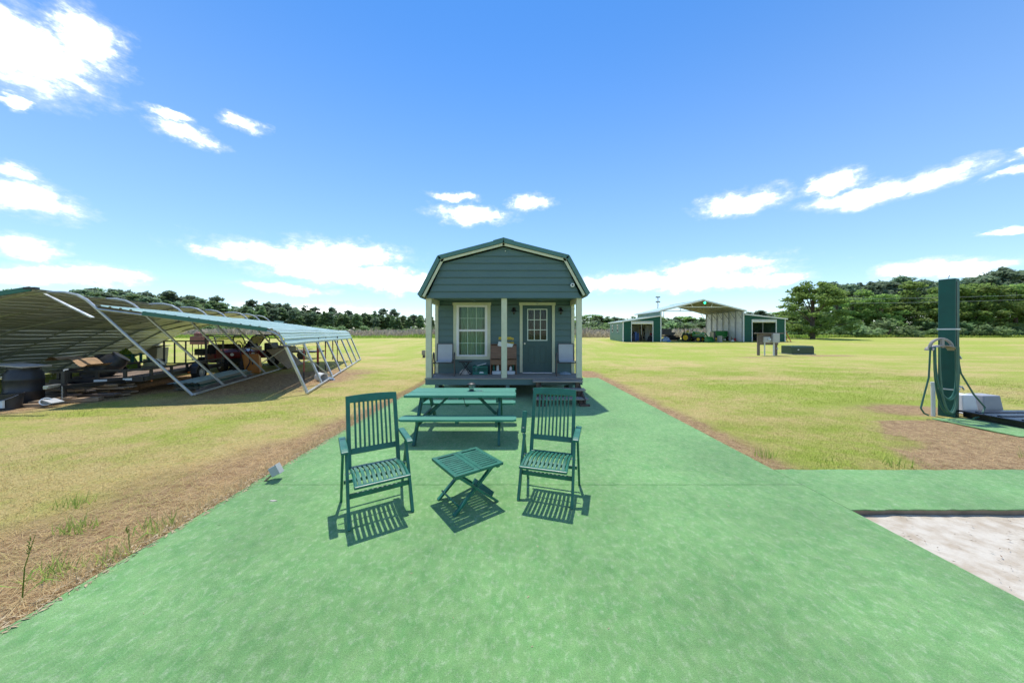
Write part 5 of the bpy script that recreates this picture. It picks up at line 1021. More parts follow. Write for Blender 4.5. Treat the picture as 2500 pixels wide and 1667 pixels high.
# ------------------------------------------------------------------ utility vehicles and other things under the far end
mat('maroon', (.16,.012,.018), .3, .15, 3, coat=.5); mat('seat_black', (.02,.02,.02), .7, .3); glassmat('clear_screen', (.86,.84,.74), .03)
def utv(label, loc, rz, bed):
    o = thing('utility_vehicle', label, 'utility vehicle', loc, rz, 'red utility vehicles'); k = dict(local=True)
    MB().prism([(-1.35,.42),(1.25,.42),(1.3,.62),(-1.35,.62)], (0,-.55,0), (1,0,0), (0,0,1), (0,1.1,0)).build('chassis', 'black_plastic', o, **k)
    hd = MB().prism([(.35,.6),(1.28,.6),(1.36,.74),(1.2,.92),(.75,1.02),(.35,1.05)], (0,-.62,0), (1,0,0), (0,0,1), (0,1.24,0)).build('hood', 'maroon', o, local=True, bevel=.05)
    for s in (-1, 1): MB().lathe([(.07,0),(.07,.02),(.02,.03)], (1.33,s*.42,.80), 12, (1,0,.3)).build('headlight', 'print_white', hd, local=True, smooth=True); MB().box(-.55,.35,s*.62-.02,s*.62+.02,.45,.80).build('door_panel', 'maroon', o, **k)
    MB().box(-.5,-.05,-.55,.55,.62,.80).build('seat', 'seat_black', o, local=True, bevel=.04); MB().box(-.55,-.42,-.55,.55,.8,1.25).build('seat_back', 'seat_black', o, local=True, bevel=.04)
    b = MB().box(-1.45,-.62,-.68,.68,.72,.76)
    for q in ((-1.45,-.62,-.68,-.65),(-1.45,-.62,.65,.68),(-1.45,-1.42,-.65,.65),(-.65,-.62,-.65,.65)): b.box(q[0],q[1],q[2],q[3],.76,1.02)
    b.build('cargo_bed', bed, o, **k)
    for s in (-1, 1): MB().tube([(.55,s*.6,1.0),(.12,s*.56,1.62),(-.1,s*.55,1.68),(-.6,s*.55,1.66),(-.72,s*.56,1.5),(-.62,s*.58,.75)], .026, 7).build('roll_cage', 'black_metal', o, local=True, smooth=True)
    MB().box(-.68,.0,-.6,.6,1.685,1.72).build('roof_panel', 'black_plastic', o, local=True, bevel=.02); MB().tube([(.12,-.56,1.62),(.12,.56,1.62)], .02, 6).tube([(-.72,-.56,1.5),(-.72,.56,1.5)], .02, 6).build('cross_bar', 'black_metal', o, **k)
    MB().bar((.55,0,1.02),(.14,0,1.6), 1.1, .006, (0,0,1)).build('windscreen', 'clear_screen', o, **k); MB().lathe([(.15,0),(.17,.01),(.17,.03),(.15,.04)], (.25,.28,1.1), 14, (-.8,0,.6)).build('steering_wheel', 'black_plastic', o, local=True, smooth=True)
    for x in (-.95, .95):
        for s in (-1, 1): w = MB().lathe([(.14,-.12),(.26,-.12),(.31,-.08),(.31,.08),(.26,.12),(.14,.12)], (x,s*.6,.31), 18, (0,s,0), cap=False).build('wheel', 'rubber', o, local=True, smooth=True); MB().lathe([(.14,.11),(.13,.05),(.05,.06),(0,.07)], (x,s*.6,.31), 14, (0,s,0), cap=False).build('rim', 'grey_box', w, local=True, smooth=True)
    return o
utv('red utility vehicle with clear windscreen parked behind the trailer gate', (-14.0,15.4,-.02), R(-24), 'black_plastic'); utv('dark red utility vehicle with roof and black bed parked further back', (-14.3,17.9,-.02), R(188), 'black_plastic')
mat('orange_paint', (.55,.20,.015), .4, .15, 3, .1)
wb_ = thing('wheelbarrow', 'orange wheelbarrow stood on its nose with looped black handles', 'wheelbarrow', (-11.55,13.9,0)); e = Vector((.96,.28,0)); up = Vector((-.22,.05,1)).normalized(); c0 = Vector((-11.55,13.95,0))
MB().add([c0-e*.30+Vector((0,0,.02)), c0+e*.26+Vector((0,0,-.02)), c0+e*.34+up*.88, c0-e*.30+up*.86, c0-e*.12+Vector((-.06,.38,.1)), c0+e*.16+Vector((-.06,.38,.1)), c0+e*.2+up*.72+Vector((-.06,.38,0)), c0-e*.14+up*.70+Vector((-.06,.38,0))], [(0,1,2,3),(7,6,5,4),(0,4,5,1),(1,5,6,2),(2,6,7,3),(3,7,4,0)]).build('tray', 'orange_paint', wb_, bevel=.02)
MB().box(c0.x+.0,c0.x+.03,c0.y-.05,c0.y-.02,.38,.58).build('slot', 'black_plastic', wb_)
for s in (-.24, .06):
    P = c0+e*s-Vector((.02,.1,0)); MB().tube([P+Vector((-.30,-.05,.05)), P+Vector((-.1,0,.5)), P+up*.95] + [P+up*1.22+e*(.13*math.sin(a))-up*.24*math.cos(a) for a in np.linspace(.25, 6.0, 12)], .02, 6).build('handle', 'black_metal', wb_, smooth=True)
mw = thing('push_mower', 'black push mower standing between utility vehicle and wheelbarrow', 'mower', (-12.35,14.3,0)); MB().prism([(-.35,.1),(.35,.1),(.3,.24),(-.3,.24)], (-12.35,14.1,0), (1,0,0), (0,0,1), (0,.5,0)).build('deck', 'black_plastic', mw, bevel=.03); MB().lathe([(.15,0),(.15,.16),(.1,.22),(.04,.24)], (-12.35,14.35,.24), 14).build('engine', 'black_metal', mw, smooth=True)
for x in (-12.68,-12.02): MB().lathe([(.11,-.03),(.13,-.02),(.13,.02),(.11,.03)], (x,14.12,.11), 14, (1,0,0)).build('wheel', 'rubber', mw, smooth=True)
MB().tube([(-12.2,14.55,.25),(-12.1,14.9,.8),(-12.1,15.0,.95)], .014, 6).tube([(-12.55,14.55,.25),(-12.5,14.9,.8),(-12.5,15.0,.95),(-12.1,15.0,.95)], .014, 6).build('handle', 'red_paint', mw)
# things on the lawn beyond the carport
sk = thing('smoker_barrel', 'rusty red smoker box on a stand beyond the carport', 'smoker', (-21.3,21.3,0)); mat('rust_red', (.19,.075,.06), .7, .3, 5)
MB().box(-21.75,-20.9,21.1,21.6,1.0,1.55).build('firebox', 'rust_red', sk, bevel=.03); MB().lathe([(.22,0),(.22,.2),(.1,.3)], (-21.4,21.35,1.56), 14).build('chimney', 'rust_red', sk, smooth=True); MB().lathe([(.2,0),(.2,.02)], (-21.5,21.35,1.78), 12).build('cap', 'white_plastic', sk)
for x, y in ((-21.6,21.15),(-21.0,21.15),(-21.6,21.55),(-21.0,21.55)): MB().tube([(x,y,-.03),(x,y,1.0)], .025, 5).build('leg', 'black_metal', sk)
bn = thing('trash_bin', 'dark wheeled bin beyond the trailer gate', 'bin', (-20.4,18.0,0)); MB().prism([(-.26,0),(.26,0),(.34,.95),(-.34,.95)], (-20.4,17.7,0), (1,0,0), (0,0,1), (0,.6,0)).build('body', 'taupe_plastic', bn, bevel=.02); MB().obox((-20.4,17.95,1.0), (.8,.75,.05), Matrix.Rotation(R(-9),3,'Y')).build('lid', 'taupe_plastic', bn, bevel=.02)
br = thing('brush_trailer', 'low dark trailer loaded with scrap boards on the lawn behind', 'trailer', (-15.6,21.8,0)); MB().box(-16.9,-13.6,21.5,22.7,.42,.52).build('bed', 'trailer_black', br)
for x in (-16.2,-14.4): MB().lathe([(.14,-.08),(.28,-.08),(.28,.08),(.14,.08)], (x,21.42,.27), 16, (0,1,0)).build('wheel', 'rubber', br, smooth=True)
for i in range(7): x = -15.3+g.uniform(-.8,.9); solo('scrap_board', MB().bar((x-.7,21.7+.12*i,.56+.05*(i%3)),(x+.7,21.8+.1*i,.58+.06*(i%3)+g.uniform(0,.15)), .2, .03), 'rough_plank', 'pale scrap board loaded on the low dark trailer', 'board', 'boards on the low dark trailer')
# ------------------------------------------------------------------ barn
mat('barn_green', (.006,.085,.058), .5, .1, 2, spec=.3); mat('barn_white', (.70,.71,.70), .4, .05, 2); mat('barn_under', (.36,.34,.28), .5, .15, 2); mat('barn_side', (.10,.22,.175), .4, .08, 2); mat('barn_dark', (.05,.055,.06), .7, .2); mat('galv_dark', (.25,.27,.27), .45, .15, 5, metal=.4)
BY = 45.0; GB = .483-.02
def bx_(c): return (210+.2126*c)/17.
def bz_(c): return H+(812-(700+.2126*c))/17.
L0, L1, M1, R1_ = 15.98, 21.38, 33.24, 39.24; DL, DM = 6.0, 8.6
barn = thing('barn', 'green and white three-bay metal barn with open raised centre', 'barn', (27.3, BY, GB))
def wall_rows(name, m, x0, x1, z0, ztop, y, dr, par=barn):
    """front wall of horizontal ribbed panels; ztop(x) is the sloped top; dr = door opening x0,x1,ztop"""
    z = z0
    while z < max(ztop(x0), ztop(x1))-.02:
        z1 = min(z+.92, max(ztop(x0), ztop(x1))); segs = [(x0, dr[0]), (dr[1], x1)] if z < dr[2]-.01 else [(x0, x1)]
        if z < dr[2] < z1: z1 = dr[2]
        for a, b in segs:
            sl = (ztop(x1)-ztop(x0))/(x1-x0); h = min(z1, max(ztop(a), ztop(b)))-z
            if h < .03: continue
            lo = (lambda t, z=z, a=a, b=b: a if sl <= 0 else min(b, max(a, x0+(z+t-ztop(x0))/sl))); hi = (lambda t, z=z, a=a, b=b: b if sl >= 0 else max(a, min(b, x0+(z+t-ztop(x0))/sl)))
            MB().ribbed((0,y,z), (1,0,0), (0,0,1), h, lo, hi, .23, .022).build(name, m, par)
        z = z1
def shed(x0, x1, zl, zr, dep, door, side_x, side_m, wins):
    zt = lambda x: zl+(zr-zl)*(x-x0)/(x1-x0)
    wall_rows('siding_panel', 'barn_green', x0, x1, GB, zt, BY, door); yb = BY+dep
    wall_rows('rear_panel', 'barn_white', x0, x1, GB, zt, yb, (0,0,0))
    for x in (x0, x1):
        z = GB; top = zt(x)
        while z < top-.02: z1 = min(z+.92, top); MB().ribbed((x,BY,z), (0,1,0), (0,0,1), z1-z, .0, dep, .23, .022, flip=(x == x0)).build('side_panel', side_m if x == side_x else 'barn_white', barn); z = z1
        MB().box(x-.06,x+.06,BY-.06,BY+.06,GB-.02,top).build('corner_trim', 'barn_white', barn)
    o = .22; s = (zr-zl)/(x1-x0); za, zb = zl-s*o, zr+s*o; ax, bx2 = (x0-o, x1) if zl < zr else (x0, x1+o); za = zt(ax); zb = zt(bx2)
    MB().prism([(ax,za+.03),(bx2,zb+.03),(bx2,zb+.10),(ax,za+.10)], (0,BY-.2,0), (1,0,0), (0,0,1), (0,dep+.4,0)).build('shed_roof', 'teal_roof', barn)
    MB().prism([(ax,za-.04),(bx2,zb-.04),(bx2,zb+.12),(ax,za+.12)], (0,BY-.26,0), (1,0,0), (0,0,1), (0,.05,0)).build('rake_trim', 'barn_white', barn)
    for x, q in ((ax, za), (bx2, zb)): MB().box(x-.04,x+.04,BY-.2,yb+.2,q-.06,q+.08).build('eave_trim', 'barn_white', barn)
    a, b, c = door; MB().box(a-.08,a,BY-.07,BY+.05,GB,c).build('door_jamb', 'barn_white', barn); MB().box(b,b+.08,BY-.07,BY+.05,GB,c).build('door_jamb', 'barn_white', barn)
    MB().box(a-.08,b+.08,BY-.075,BY+.045,c,c+.1).build('door_header', 'barn_white', barn); MB().lathe([(.17,0),(.17,b-a)], (a,BY+.12,c-.18), 14, (1,0,0)).build('rolled_door', 'barn_white', barn, smooth=True); MB().tube([((a+b)/2,BY+.2,c-.3),((a+b)/2,BY+.2,c-1.9)], .02, 5).build('pull_rope', 'pvc', barn)
    MB().box(x0,x1,BY-.02,yb,GB-.1,GB-.005).build('slab', 'block', barn)
shed(L0, L1, 3.38, 4.20, DL, (bx_(387),bx_(628),bz_(403)), L0, 'barn_side', None); shed(M1+.06, R1_, bz_(320), bz_(372), DL+1, (bx_(1774),bx_(2045),bz_(383)), R1_, 'barn_side', None)
for y in (BY+2.0, BY+4.4):
    w = MB().box(L0-.045,L0-.02,y,y+.55,1.85,3.0).build('window', 'barn_white', barn); MB().box(L0-.055,L0-.046,y+.08,y+.47,1.93,2.38).build('pane', 'dark_glass', w); MB().box(L0-.055,L0-.046,y+.08,y+.47,2.47,2.92).build('pane', 'dark_glass', w)
# centre bay
ZA, ZE, XM = 6.42, 4.92, (L1+M1)/2; yb = BY+DM
for k, (xa, xb) in enumerate(((L1-.25, XM), (XM, M1+.25))):
    za, zb = (ZE-.05, ZA) if k == 0 else (ZA, ZE-.05); MB().prism([(xa,za+.05),(xb,zb+.05),(xb,zb+.11),(xa,za+.11)], (0,BY-.3,0), (1,0,0), (0,0,1), (0,DM+.6,0)).build('roof_slope', 'teal_roof', barn)
    MB().prism([(xa,za+.04),(xb,zb+.04),(xb,zb+.048),(xa,za+.048)], (0,BY-.28,0), (1,0,0), (0,0,1), (0,DM+.55,0)).build('roof_lining', 'barn_under', barn)
    MB().prism([(xa,za-.06),(xb,zb-.06),(xb,zb+.14),(xa,za+.14)], (0,BY-.36,0), (1,0,0), (0,0,1), (0,.06,0)).build('rake_trim', 'barn_white', barn)
    MB().box((xa if k == 0 else xb)-.04,(xa if k == 0 else xb)+.04,BY-.3,yb+.3,ZE-.12,ZE+.04).build('eave_trim', 'barn_white', barn)
    for i in range(7):
        t = (i+.5)/7; x = xa+(xb-xa)*t; zz = za+(zb-za)*t; MB().box(x-.03,x+.03,BY-.2,yb+.2,zz-.03,zz+.035).build('purlin', 'galv_dark', barn)
MB().prism([(XM-.25,ZA+.05),(XM,ZA+.12),(XM+.25,ZA+.05),(XM+.25,ZA+.09),(XM,ZA+.17),(XM-.25,ZA+.09)], (0,BY-.38,0), (1,0,0), (0,0,1), (0,DM+.7,0)).build('ridge_cap', 'teal_roof', barn)
for j in range(7):
    y = BY+.02+j*DM/6.15
    for s in (-1, 1): MB().bar((XM,y,ZA-.05),(XM+s*(M1-XM-.05),y,ZE-.08), .06, .08).build('rafter', 'galv_dark', barn)
    if j in (0, 6):
        MB().bar((XM-3.6,y,ZA-.95),(XM+3.6,y,ZA-.95), .07, .09).build('truss_tie', 'barn_white' if j == 0 else 'galv_dark', barn)
        for s in (-1, 1): MB().bar((XM+s*1.35,y,ZA-.92),(XM+s*1.55,y,ZA-.42), .06, .06).build('truss_strut', 'barn_white' if j == 0 else 'galv_dark', barn)
    MB().box(M1-.14,M1-.06,y,y+.08,GB,ZE-.1).build('wall_post', 'galv_dark', barn); MB().bar((M1-.1,y+.04,ZE-1.15),(M1-1.0,y+.04,ZE+.12), .05, .05).build('knee_brace', 'galv_dark', barn)
    if j % 2 == 0: MB().box(L1+.07,L1+.14,y,y+.07,GB,ZE-.1).build('wall_post', 'galv_dark', barn)
z = GB
while z < ZE-.05: z1 = min(z+.92, ZE-.02); MB().ribbed((M1-.01,BY+.06,z), (0,1,0), (0,0,1), z1-z, 0, DM, .23, .022, flip=True).build('wall_panel', 'barn_white', barn); z = z1
MB().ribbed((L1+.03,BY+.06,4.1), (0,1,0), (0,0,1), ZE-4.1, 0, DM*.95, .2, .02, flip=True).build('clerestory_panel', 'barn_side', barn)
for zz in (4.35, 4.7): MB().bar((L1+.2,yb,zz),(XM-1.2,yb,zz), .05, .05).build('girt', 'barn_white', barn)
for i in range(6): x = L1+.8+i*.75; MB().bar((x,yb,4.3),(x+.1,yb,ZE+.1+.23*(x-L1)), .05, .05).build('girt', 'galv_dark', barn)
MB().box(M1-.02,M1+.1,BY-.08,BY+.05,GB,ZE).build('corner_trim', 'barn_white', barn)
emitmat('green_lamp', (.02,.9,.35), 3.0); fl = thing('flood_lamp', 'lit green lamp under the barn gable peak', 'lamp', (XM+.15, BY-.45, ZA-.42)); MB().lathe([(.05,0),(.16,.05),(.17,.1)], (XM+.15,BY-.35,ZA-.35), 14, (0,-1,-.2)).build('housing', 'galv_dark', fl, smooth=True); MB().lathe([(.15,0),(.10,.04),(.01,.05)], (XM+.15,BY-.455,ZA-.37), 14, (0,-1,-.2)).build('lens', 'green_lamp', fl, smooth=True)
# inside the sheds
mat('blue_plastic', (.02,.12,.42), .4, .1); mat('dark_clutter', (.03,.03,.035), .7, .5, 3)
def on(c, y): return ((1460+.2126*c)-1250)/764.*y
GF = GB
for c0, c1, y, h, lb in ((423,448,47.0,1.45,'tall blue plastic bin just inside the left barn door'), (448,476,47.4,1.3,'darker blue plastic bin beside the ladder in the barn')): solo('blue_bin', MB().prism([(on(c0,y)+.03,0),(on(c1,y)-.03,0),(on(c1,y),h),(on(c0,y),h)], (0,y,GF), (1,0,0), (0,0,1), (0,.6,0)), 'blue_plastic', lb, 'bin', bevel=.03)
ld = thing('wooden_ladder', 'wooden stepladder standing inside the left barn door', 'ladder', (on(500,46.5),46.5,GF))
for s in (-.28, .28): MB().bar((on(490,46.5)+s,46.4,GF),(on(505,46.5)+s*.6,47.0,GF+2.2), .06, .09).build('rail', 'rough_plank', ld)
for i in range(6): t = (i+1)/7; MB().bar((on(490+15*t,46.5)-.26+.1*t,46.4+.6*t,GF+2.2*t),(on(490+15*t,46.5)+.26-.1*t,46.4+.6*t,GF+2.2*t), .1, .03).build('rung', 'rough_plank', ld)
solo('insulation_sheet', MB().obox((on(590,48.5),48.5,GF+1.25), (1.35,.06,2.45)), 'barn_white', 'large white panel leaning inside the left barn bay', 'panel', bevel=.02)
sh = thing('tool_shelf', 'dark cluttered shelf behind the ladder in the barn', 'shelf', (on(535,49.5),49.5,GF))
for z in (.4,1.0,1.6,2.1): MB().box(on(505,49.5),on(560,49.5),49.4,49.9,GF+z,GF+z+.05).build('shelf_board', 'galv_dark', sh)
for c in (505,560): MB().box(on(c,49.5)-.03,on(c,49.5)+.03,49.4,49.9,GF,GF+2.2).build('upright', 'galv_dark', sh)
g = random.Random(3)
for i in range(9): c = g.uniform(510,555); z = g.choice((.45,1.05,1.65)); w = g.uniform(.15,.3); solo('toolbox', MB().box(on(c,49.5)-w/2,on(c,49.5)+w/2,49.45,49.75,GF+z+.002,GF+z+g.uniform(.15,.35)), g.choice(['dark_clutter','grey_plastic','black_plastic']), 'small dark box on the tool shelf in the barn', 'box', 'boxes on the tool shelf in the barn', bevel=.01)
lump('tarp_heap', (on(400,46.3),46.3,GF), (.7,.6,1.3), 'dark_clutter', 'dark tarp heap at the left inside the barn door', 'tarp', 31); lump('tool_heap', (on(600,46.4),46.4,GF), (.9,.7,1.0), 'dark_clutter', 'dark machine heap before the white panel in the barn', 'machine', 32); solo('red_can', MB().lathe([(.15,0),(.16,.25),(.1,.33)], (on(608,46.4),46.4,GF+.95), 10), 'red_paint', 'red can on the dark heap inside the barn', 'can', smooth=True)
for i in range(7): c = 1795+i*37; lump('workshop_heap', (on(c,48+g.uniform(0,1.5)),48+g.uniform(0,1.5),GF), (.9,.8,g.uniform(.8,2.0)), 'dark_clutter', 'dark heap of gear inside the right barn bay', 'gear', 40+i)['group'] = 'gear inside the right barn bay'
solo('wood_panel', MB().obox((on(2015,47.5),47.5,GF+1.5), (.9,.1,2.0)), 'oak', 'brown wood panel inside the right barn bay', 'panel'); w_ = MB().box(on(1985,51.9)-.3,on(1985,51.9)+.3,51.85,51.9,2.4,3.4); solo('shop_light', MB().obox((on(1990,50),50,2.6), (.5,.1,.12)), 'barn_white', 'white light fitting inside the right barn bay', 'light')
# ------------------------------------------------------------------ tractor
mat('tractor_green', (.02,.19,.035), .35, .1, 3, coat=.4); mat('tractor_yellow', (.75,.50,.02), .4, .08); 
tt = thing('tractor', 'green tractor with yellow wheels and front loader in the barn', 'tractor', (on(1100,45.9), 45.9, GF), R(-56)); k = dict(local=True); tg = 'tractor_green'
def wheel(x, y, r, w, par, nm='wheel'):
    s = 1 if y > 0 else -1; o = MB().lathe([(r*.6,-w/2),(r*.9,-w/2),(r,-w*.38),(r,w*.38),(r*.9,w/2),(r*.6,w/2)], (x,y,r), 28, (0,s,0), cap=False).build(nm, 'rubber', par, local=True, smooth=True)
    MB().lathe([(r*.62,w*.48),(r*.58,w*.2),(r*.25,w*.22),(r*.2,w*.4),(0,w*.42)], (x,y,r), 20, (0,s,0), cap=False).build('rim', 'tractor_yellow', o, local=True, smooth=True)
    lg = MB()
    for i in range(14): a = i/14*6.283; lg.obox((x+r*1.0*math.cos(a), y, r+r*1.0*math.sin(a)), (r*.05, w*.95, r*.09), Matrix.Rotation(-a, 3, 'Y'))
    lg.build('tread_lug', 'rubber', o, local=True)
for s in (-1, 1): wheel(-.75, s*.72, .62, .36, tt); wheel(.95, s*.62, .38, .24, tt); MB().prism([(-1.3,.95),(-1.1,1.35),(-.7,1.42),(-.2,1.2),(-.15,1.1),(-.7,1.34),(-1.05,1.28),(-1.22,.95)], (0,s*.72-.17,0), (1,0,0), (0,0,1), (0,.34,0)).build('fender', tg, tt, **k)
MB().prism([(.0,.75),(1.3,.72),(1.38,1.05),(1.2,1.32),(.3,1.48),(.0,1.48)], (0,-.3,0), (1,0,0), (0,0,1), (0,.6,0)).build('hood', tg, tt, local=True, bevel=.05); MB().box(1.33,1.40,-.24,.24,.78,1.08).build('grille', 'black_plastic', tt, **k); MB().box(.4,1.1,-.306,-.301,1.20,1.26).build('decal', 'tractor_yellow', tt, **k); MB().box(.4,1.1,.301,.306,1.20,1.26).build('decal', 'tractor_yellow', tt, **k)
for s in (-1, 1): MB().lathe([(.06,0),(.06,.02)], (1.33,s*.16,1.14), 10, (1,0,0)).build('headlight', 'print_white', tt, **k)
MB().box(-1.0,.9,-.22,.22,.45,.76).build('chassis', 'black_metal', tt, **k); MB().box(-.85,-.4,-.25,.25,1.05,1.18).build('seat', 'tractor_yellow', tt, local=True, bevel=.04); MB().box(-.95,-.83,-.25,.25,1.15,1.65).build('seat_back', 'tractor_yellow', tt, local=True, bevel=.04); MB().tube([(-.05,0,1.45),(-.2,0,1.6)], .02, 6).lathe([(.17,0),(.19,.01),(.19,.03),(.17,.04)], (-.22,0,1.6), 14, (-.6,0,.8)).build('steering_wheel', 'black_plastic', tt, local=True, smooth=True)
MB().tube([(-1.05,-.52,.9),(-1.1,-.52,2.25),(-1.1,-.42,2.42),(-1.1,.42,2.42),(-1.1,.52,2.25),(-1.05,.52,.9)], .045, 7).build('roll_bar', 'black_metal', tt, local=True, smooth=True)
for s in (-1, 1):
    MB().lathe([(.05,0),(.05,.1)], (-1.1,s*.62,1.7), 8).build('warning_light', 'amber', tt, **k); MB().bar((.1,s*.45,.8),(.15,s*.45,1.55), .1, .16, (1,0,0)).build('loader_post', tg, tt, **k); MB().bar((.12,s*.45,1.5),(1.3,s*.48,1.25), .08, .14).build('loader_arm', tg, tt, **k); MB().bar((1.28,s*.48,1.28),(1.95,s*.5,.45), .08, .14, (1,0,1)).build('loader_arm', tg, tt, **k); MB().tube([(.2,s*.45,.95),(1.2,s*.47,1.15)], .035, 7).build('loader_ram', 'steel', tt, **k)
MB().prism([(1.92,.05),(2.45,.02),(2.5,.06),(2.05,.12),(1.98,.45),(2.1,.75),(2.02,.78),(1.9,.45)], (0,-.95,0), (1,0,0), (0,0,1), (0,1.9,0)).build('bucket', tg, tt, **k)
for s in (-1, 1): MB().prism([(1.92,.05),(2.45,.02),(2.1,.75),(1.9,.45)], (0,s*.95-.02,0), (1,0,0), (0,0,1), (0,.04,0)).build('bucket_side', tg, tt, **k)
md = thing('rotary_mower', 'green rotary mower deck hitched behind the tractor', 'mower', (on(1000,47.3),47.3,GF), R(-56)); MB().prism([(-.75,.12),(.75,.12),(.7,.32),(-.7,.32)], (0,-.75,0), (1,0,0), (0,0,1), (0,1.5,0)).build('deck', tg, md, local=True, bevel=.05); MB().box(-.2,.2,-.2,.2,.33,.55).build('gearbox', 'black_metal', md, **k); MB().bar((.2,0,.5),(.75,0,.75), .08, .08).build('hitch', 'black_metal', md, **k); MB().lathe([(.1,-.06),(.2,-.06),(.2,.06),(.1,.06)], (-1.0,0,.2), 14, (0,1,0)).build('tail_wheel', 'rubber', md, **k); MB().bar((-.98,0,.24),(-.72,0,.30), .06, .06).build('tail_arm', 'black_metal', md, **k)
sd = thing('seed_drill', 'green seeder with yellow wheels against the white barn wall', 'seeder', (on(1400,48.5),48.5,GF), R(4)); MB().prism([(-.85,.7),(.85,.7),(1.0,1.25),(1.0,1.55),(-1.0,1.55),(-1.0,1.25)], (0,-.4,0), (1,0,0), (0,0,1), (0,.8,0)).build('hopper', tg, sd, local=True, bevel=.02); MB().box(-1.02,1.02,-.42,.42,1.56,1.62).build('lid', tg, sd, **k); MB().box(-1.2,1.2,-.2,.2,.45,.65).build('frame', tg, sd, **k)
for s in (-1, 1):
    w = MB().lathe([(.2,-.1),(.38,-.1),(.40,-.06),(.40,.06),(.38,.1),(.2,.1)], (s*1.05,-.45,.40), 22, (0,-1,0), cap=False).build('wheel', 'rubber', sd, local=True, smooth=True); MB().lathe([(.25,.09),(.22,.03),(.08,.04),(0,.06)], (s*1.05,-.45,.40), 18, (0,-1,0), cap=False).build('rim', 'tractor_yellow', w, local=True, smooth=True)
mat('tank_tan', (.52,.42,.22), .5, .1); ta = thing('spray_tank', 'tan and black spray tank between tractor and seeder', 'tank', (on(1318,47.3),47.3,GF)); MB().lathe([(.24,.3),(.26,.35),(.26,1.35),(.18,1.45),(.1,1.47)], (on(1306,47.3),47.3,GF), 16).build('tank', 'tank_tan', ta, smooth=True); MB().box(on(1318,47.3),on(1340,47.3),47.1,47.6,GF+.3,GF+1.45).build('engine_box', 'black_plastic', ta, bevel=.02); MB().box(on(1296,47.3),on(1340,47.3),47.05,47.65,GF,GF+.3).build('base', 'black_metal', ta)
dr = thing('metal_drum', 'weathered grey drum in front of the seeder', 'drum', (on(1398,44.3),44.3,.45)); MB().lathe([(.29,0),(.3,.01),(.3,.3),(.32,.32),(.3,.34),(.3,.6),(.32,.62),(.3,.64),(.3,.9),(.31,.92),(.28,.92),(.27,.8),(0,.8)], (on(1398,44.3),44.3,.45), 20, cap=False).build('shell', 'taupe_plastic', dr, smooth=True); lump('red_rag', (on(1410,44.3),44.2,1.26), (.25,.2,.12), 'red_paint', 'red rag on the rim of the grey drum', 'rag', 60)
mat('wagon_grey', (.10,.10,.095), .7, .3, 3); wg = thing('manure_spreader', 'dark grey hopper wagon behind the left barn bay', 'wagon', (on(800,51.5),51.5,.55)); x0, x1 = on(728,51.5), on(838,51.5)
MB().prism([(x0,.9),(x1-.1,.9),(x1,1.9),(x0,1.9)], (0,51.2,.55), (1,0,0), (0,0,1), (0,1.3,0)).build('box', 'wagon_grey', wg); MB().prism([(x1-.6,.55),(x1+.1,.55),(x1+.7,1.3),(x1-.6,1.3)], (0,51.3,.55), (1,0,0), (0,0,1), (0,1.0,0)).build('chute', 'wagon_grey', wg)
for s in (0, .55): MB().lathe([(.15,-.12),(.36,-.12),(.4,-.06),(.4,.06),(.36,.12),(.15,.12)], (x1-.4+s*1.1,51.1,.95), 18, (0,1,0)).build('wheel', 'rubber', wg, smooth=True)
MB().box(x0,x1+.5,51.3,51.5,1.15,1.3).build('frame', 'black_metal', wg); hr = thing('disc_harrow', 'dark disc harrow beside the hopper wagon', 'harrow', (on(895,51.5),51.5,.55)); MB().box(on(860,51.5),on(930,51.5),51.4,51.5,1.25,1.32).build('beam', 'rust_red', hr); 
for i in range(6): MB().lathe([(.02,0),(.26,.03),(.26,.04),(.02,.02)], (on(866+i*12,51.5),51.45,.85), 14, (1,.3,0)).build('disc', 'black_metal', hr); MB().bar((on(866+i*12,51.5),51.45,.85),(on(866+i*12,51.5),51.45,1.25), .04, .04).build('shank', 'black_metal', hr)
lump('grey_tarp', (on(770,46.4),46.2,GF), (1.5,.9,.75), 'blue_grey', 'grey-blue tarp heap right of the left barn bay', 'tarp', 33); solo('blue_box', MB().box(on(785,45.2),on(822,45.2),45.0,45.5,GF,GF+.22), 'blue_plastic', 'small bright blue tray on the ground by the barn', 'tray', bevel=.02); solo('dark_tote', MB().box(on(735,45.3),on(783,45.3),45.1,45.7,GF,GF+.38), 'blue_grey', 'dark tote left of the blue tray by the barn', 'tote', bevel=.03)
for i, (a, b_, m, lb) in enumerate(((1535,1582,'rough_plank','brown board leaning on the white barn wall'),)): solo('leaning_board', MB().bar((on(1535,47),47,GF),(on(1580,47),47.6,GF+1.35), .3, .05), m, lb, 'board')
solo('red_can', MB().lathe([(.16,0),(.17,.45),(.1,.55)], (on(1572,46.2),46.2,GF), 12), 'red_paint', 'red fuel can standing by the white barn wall', 'can', smooth=True); lump('white_sack', (on(1545,46),46,GF), (.5,.4,.3), 'white_plastic', 'white sack on the ground by the leaning board', 'sack', 34)
ol = thing('orange_ladder', 'orange stepladder leaning at the right end of the barn', 'ladder', (R1_+.6, BY+.3, GF)); mat('orange_red', (.5,.09,.04), .5, .15)
for s in (0, .5): MB().bar((R1_+1.0-s*.15,BY+.1+s,GF),(R1_+.2-s*.15,BY+.3+s,GF+1.75), .06, .08).build('rail', 'orange_red', ol)
for i in range(5): t = (i+.6)/5.4; MB().bar((R1_+1.0-.8*t,BY+.1+.2*t,GF+1.75*t),(R1_+.92-.8*t,BY+.6+.2*t,GF+1.75*t), .08, .03).build('rung', 'orange_red', ol)
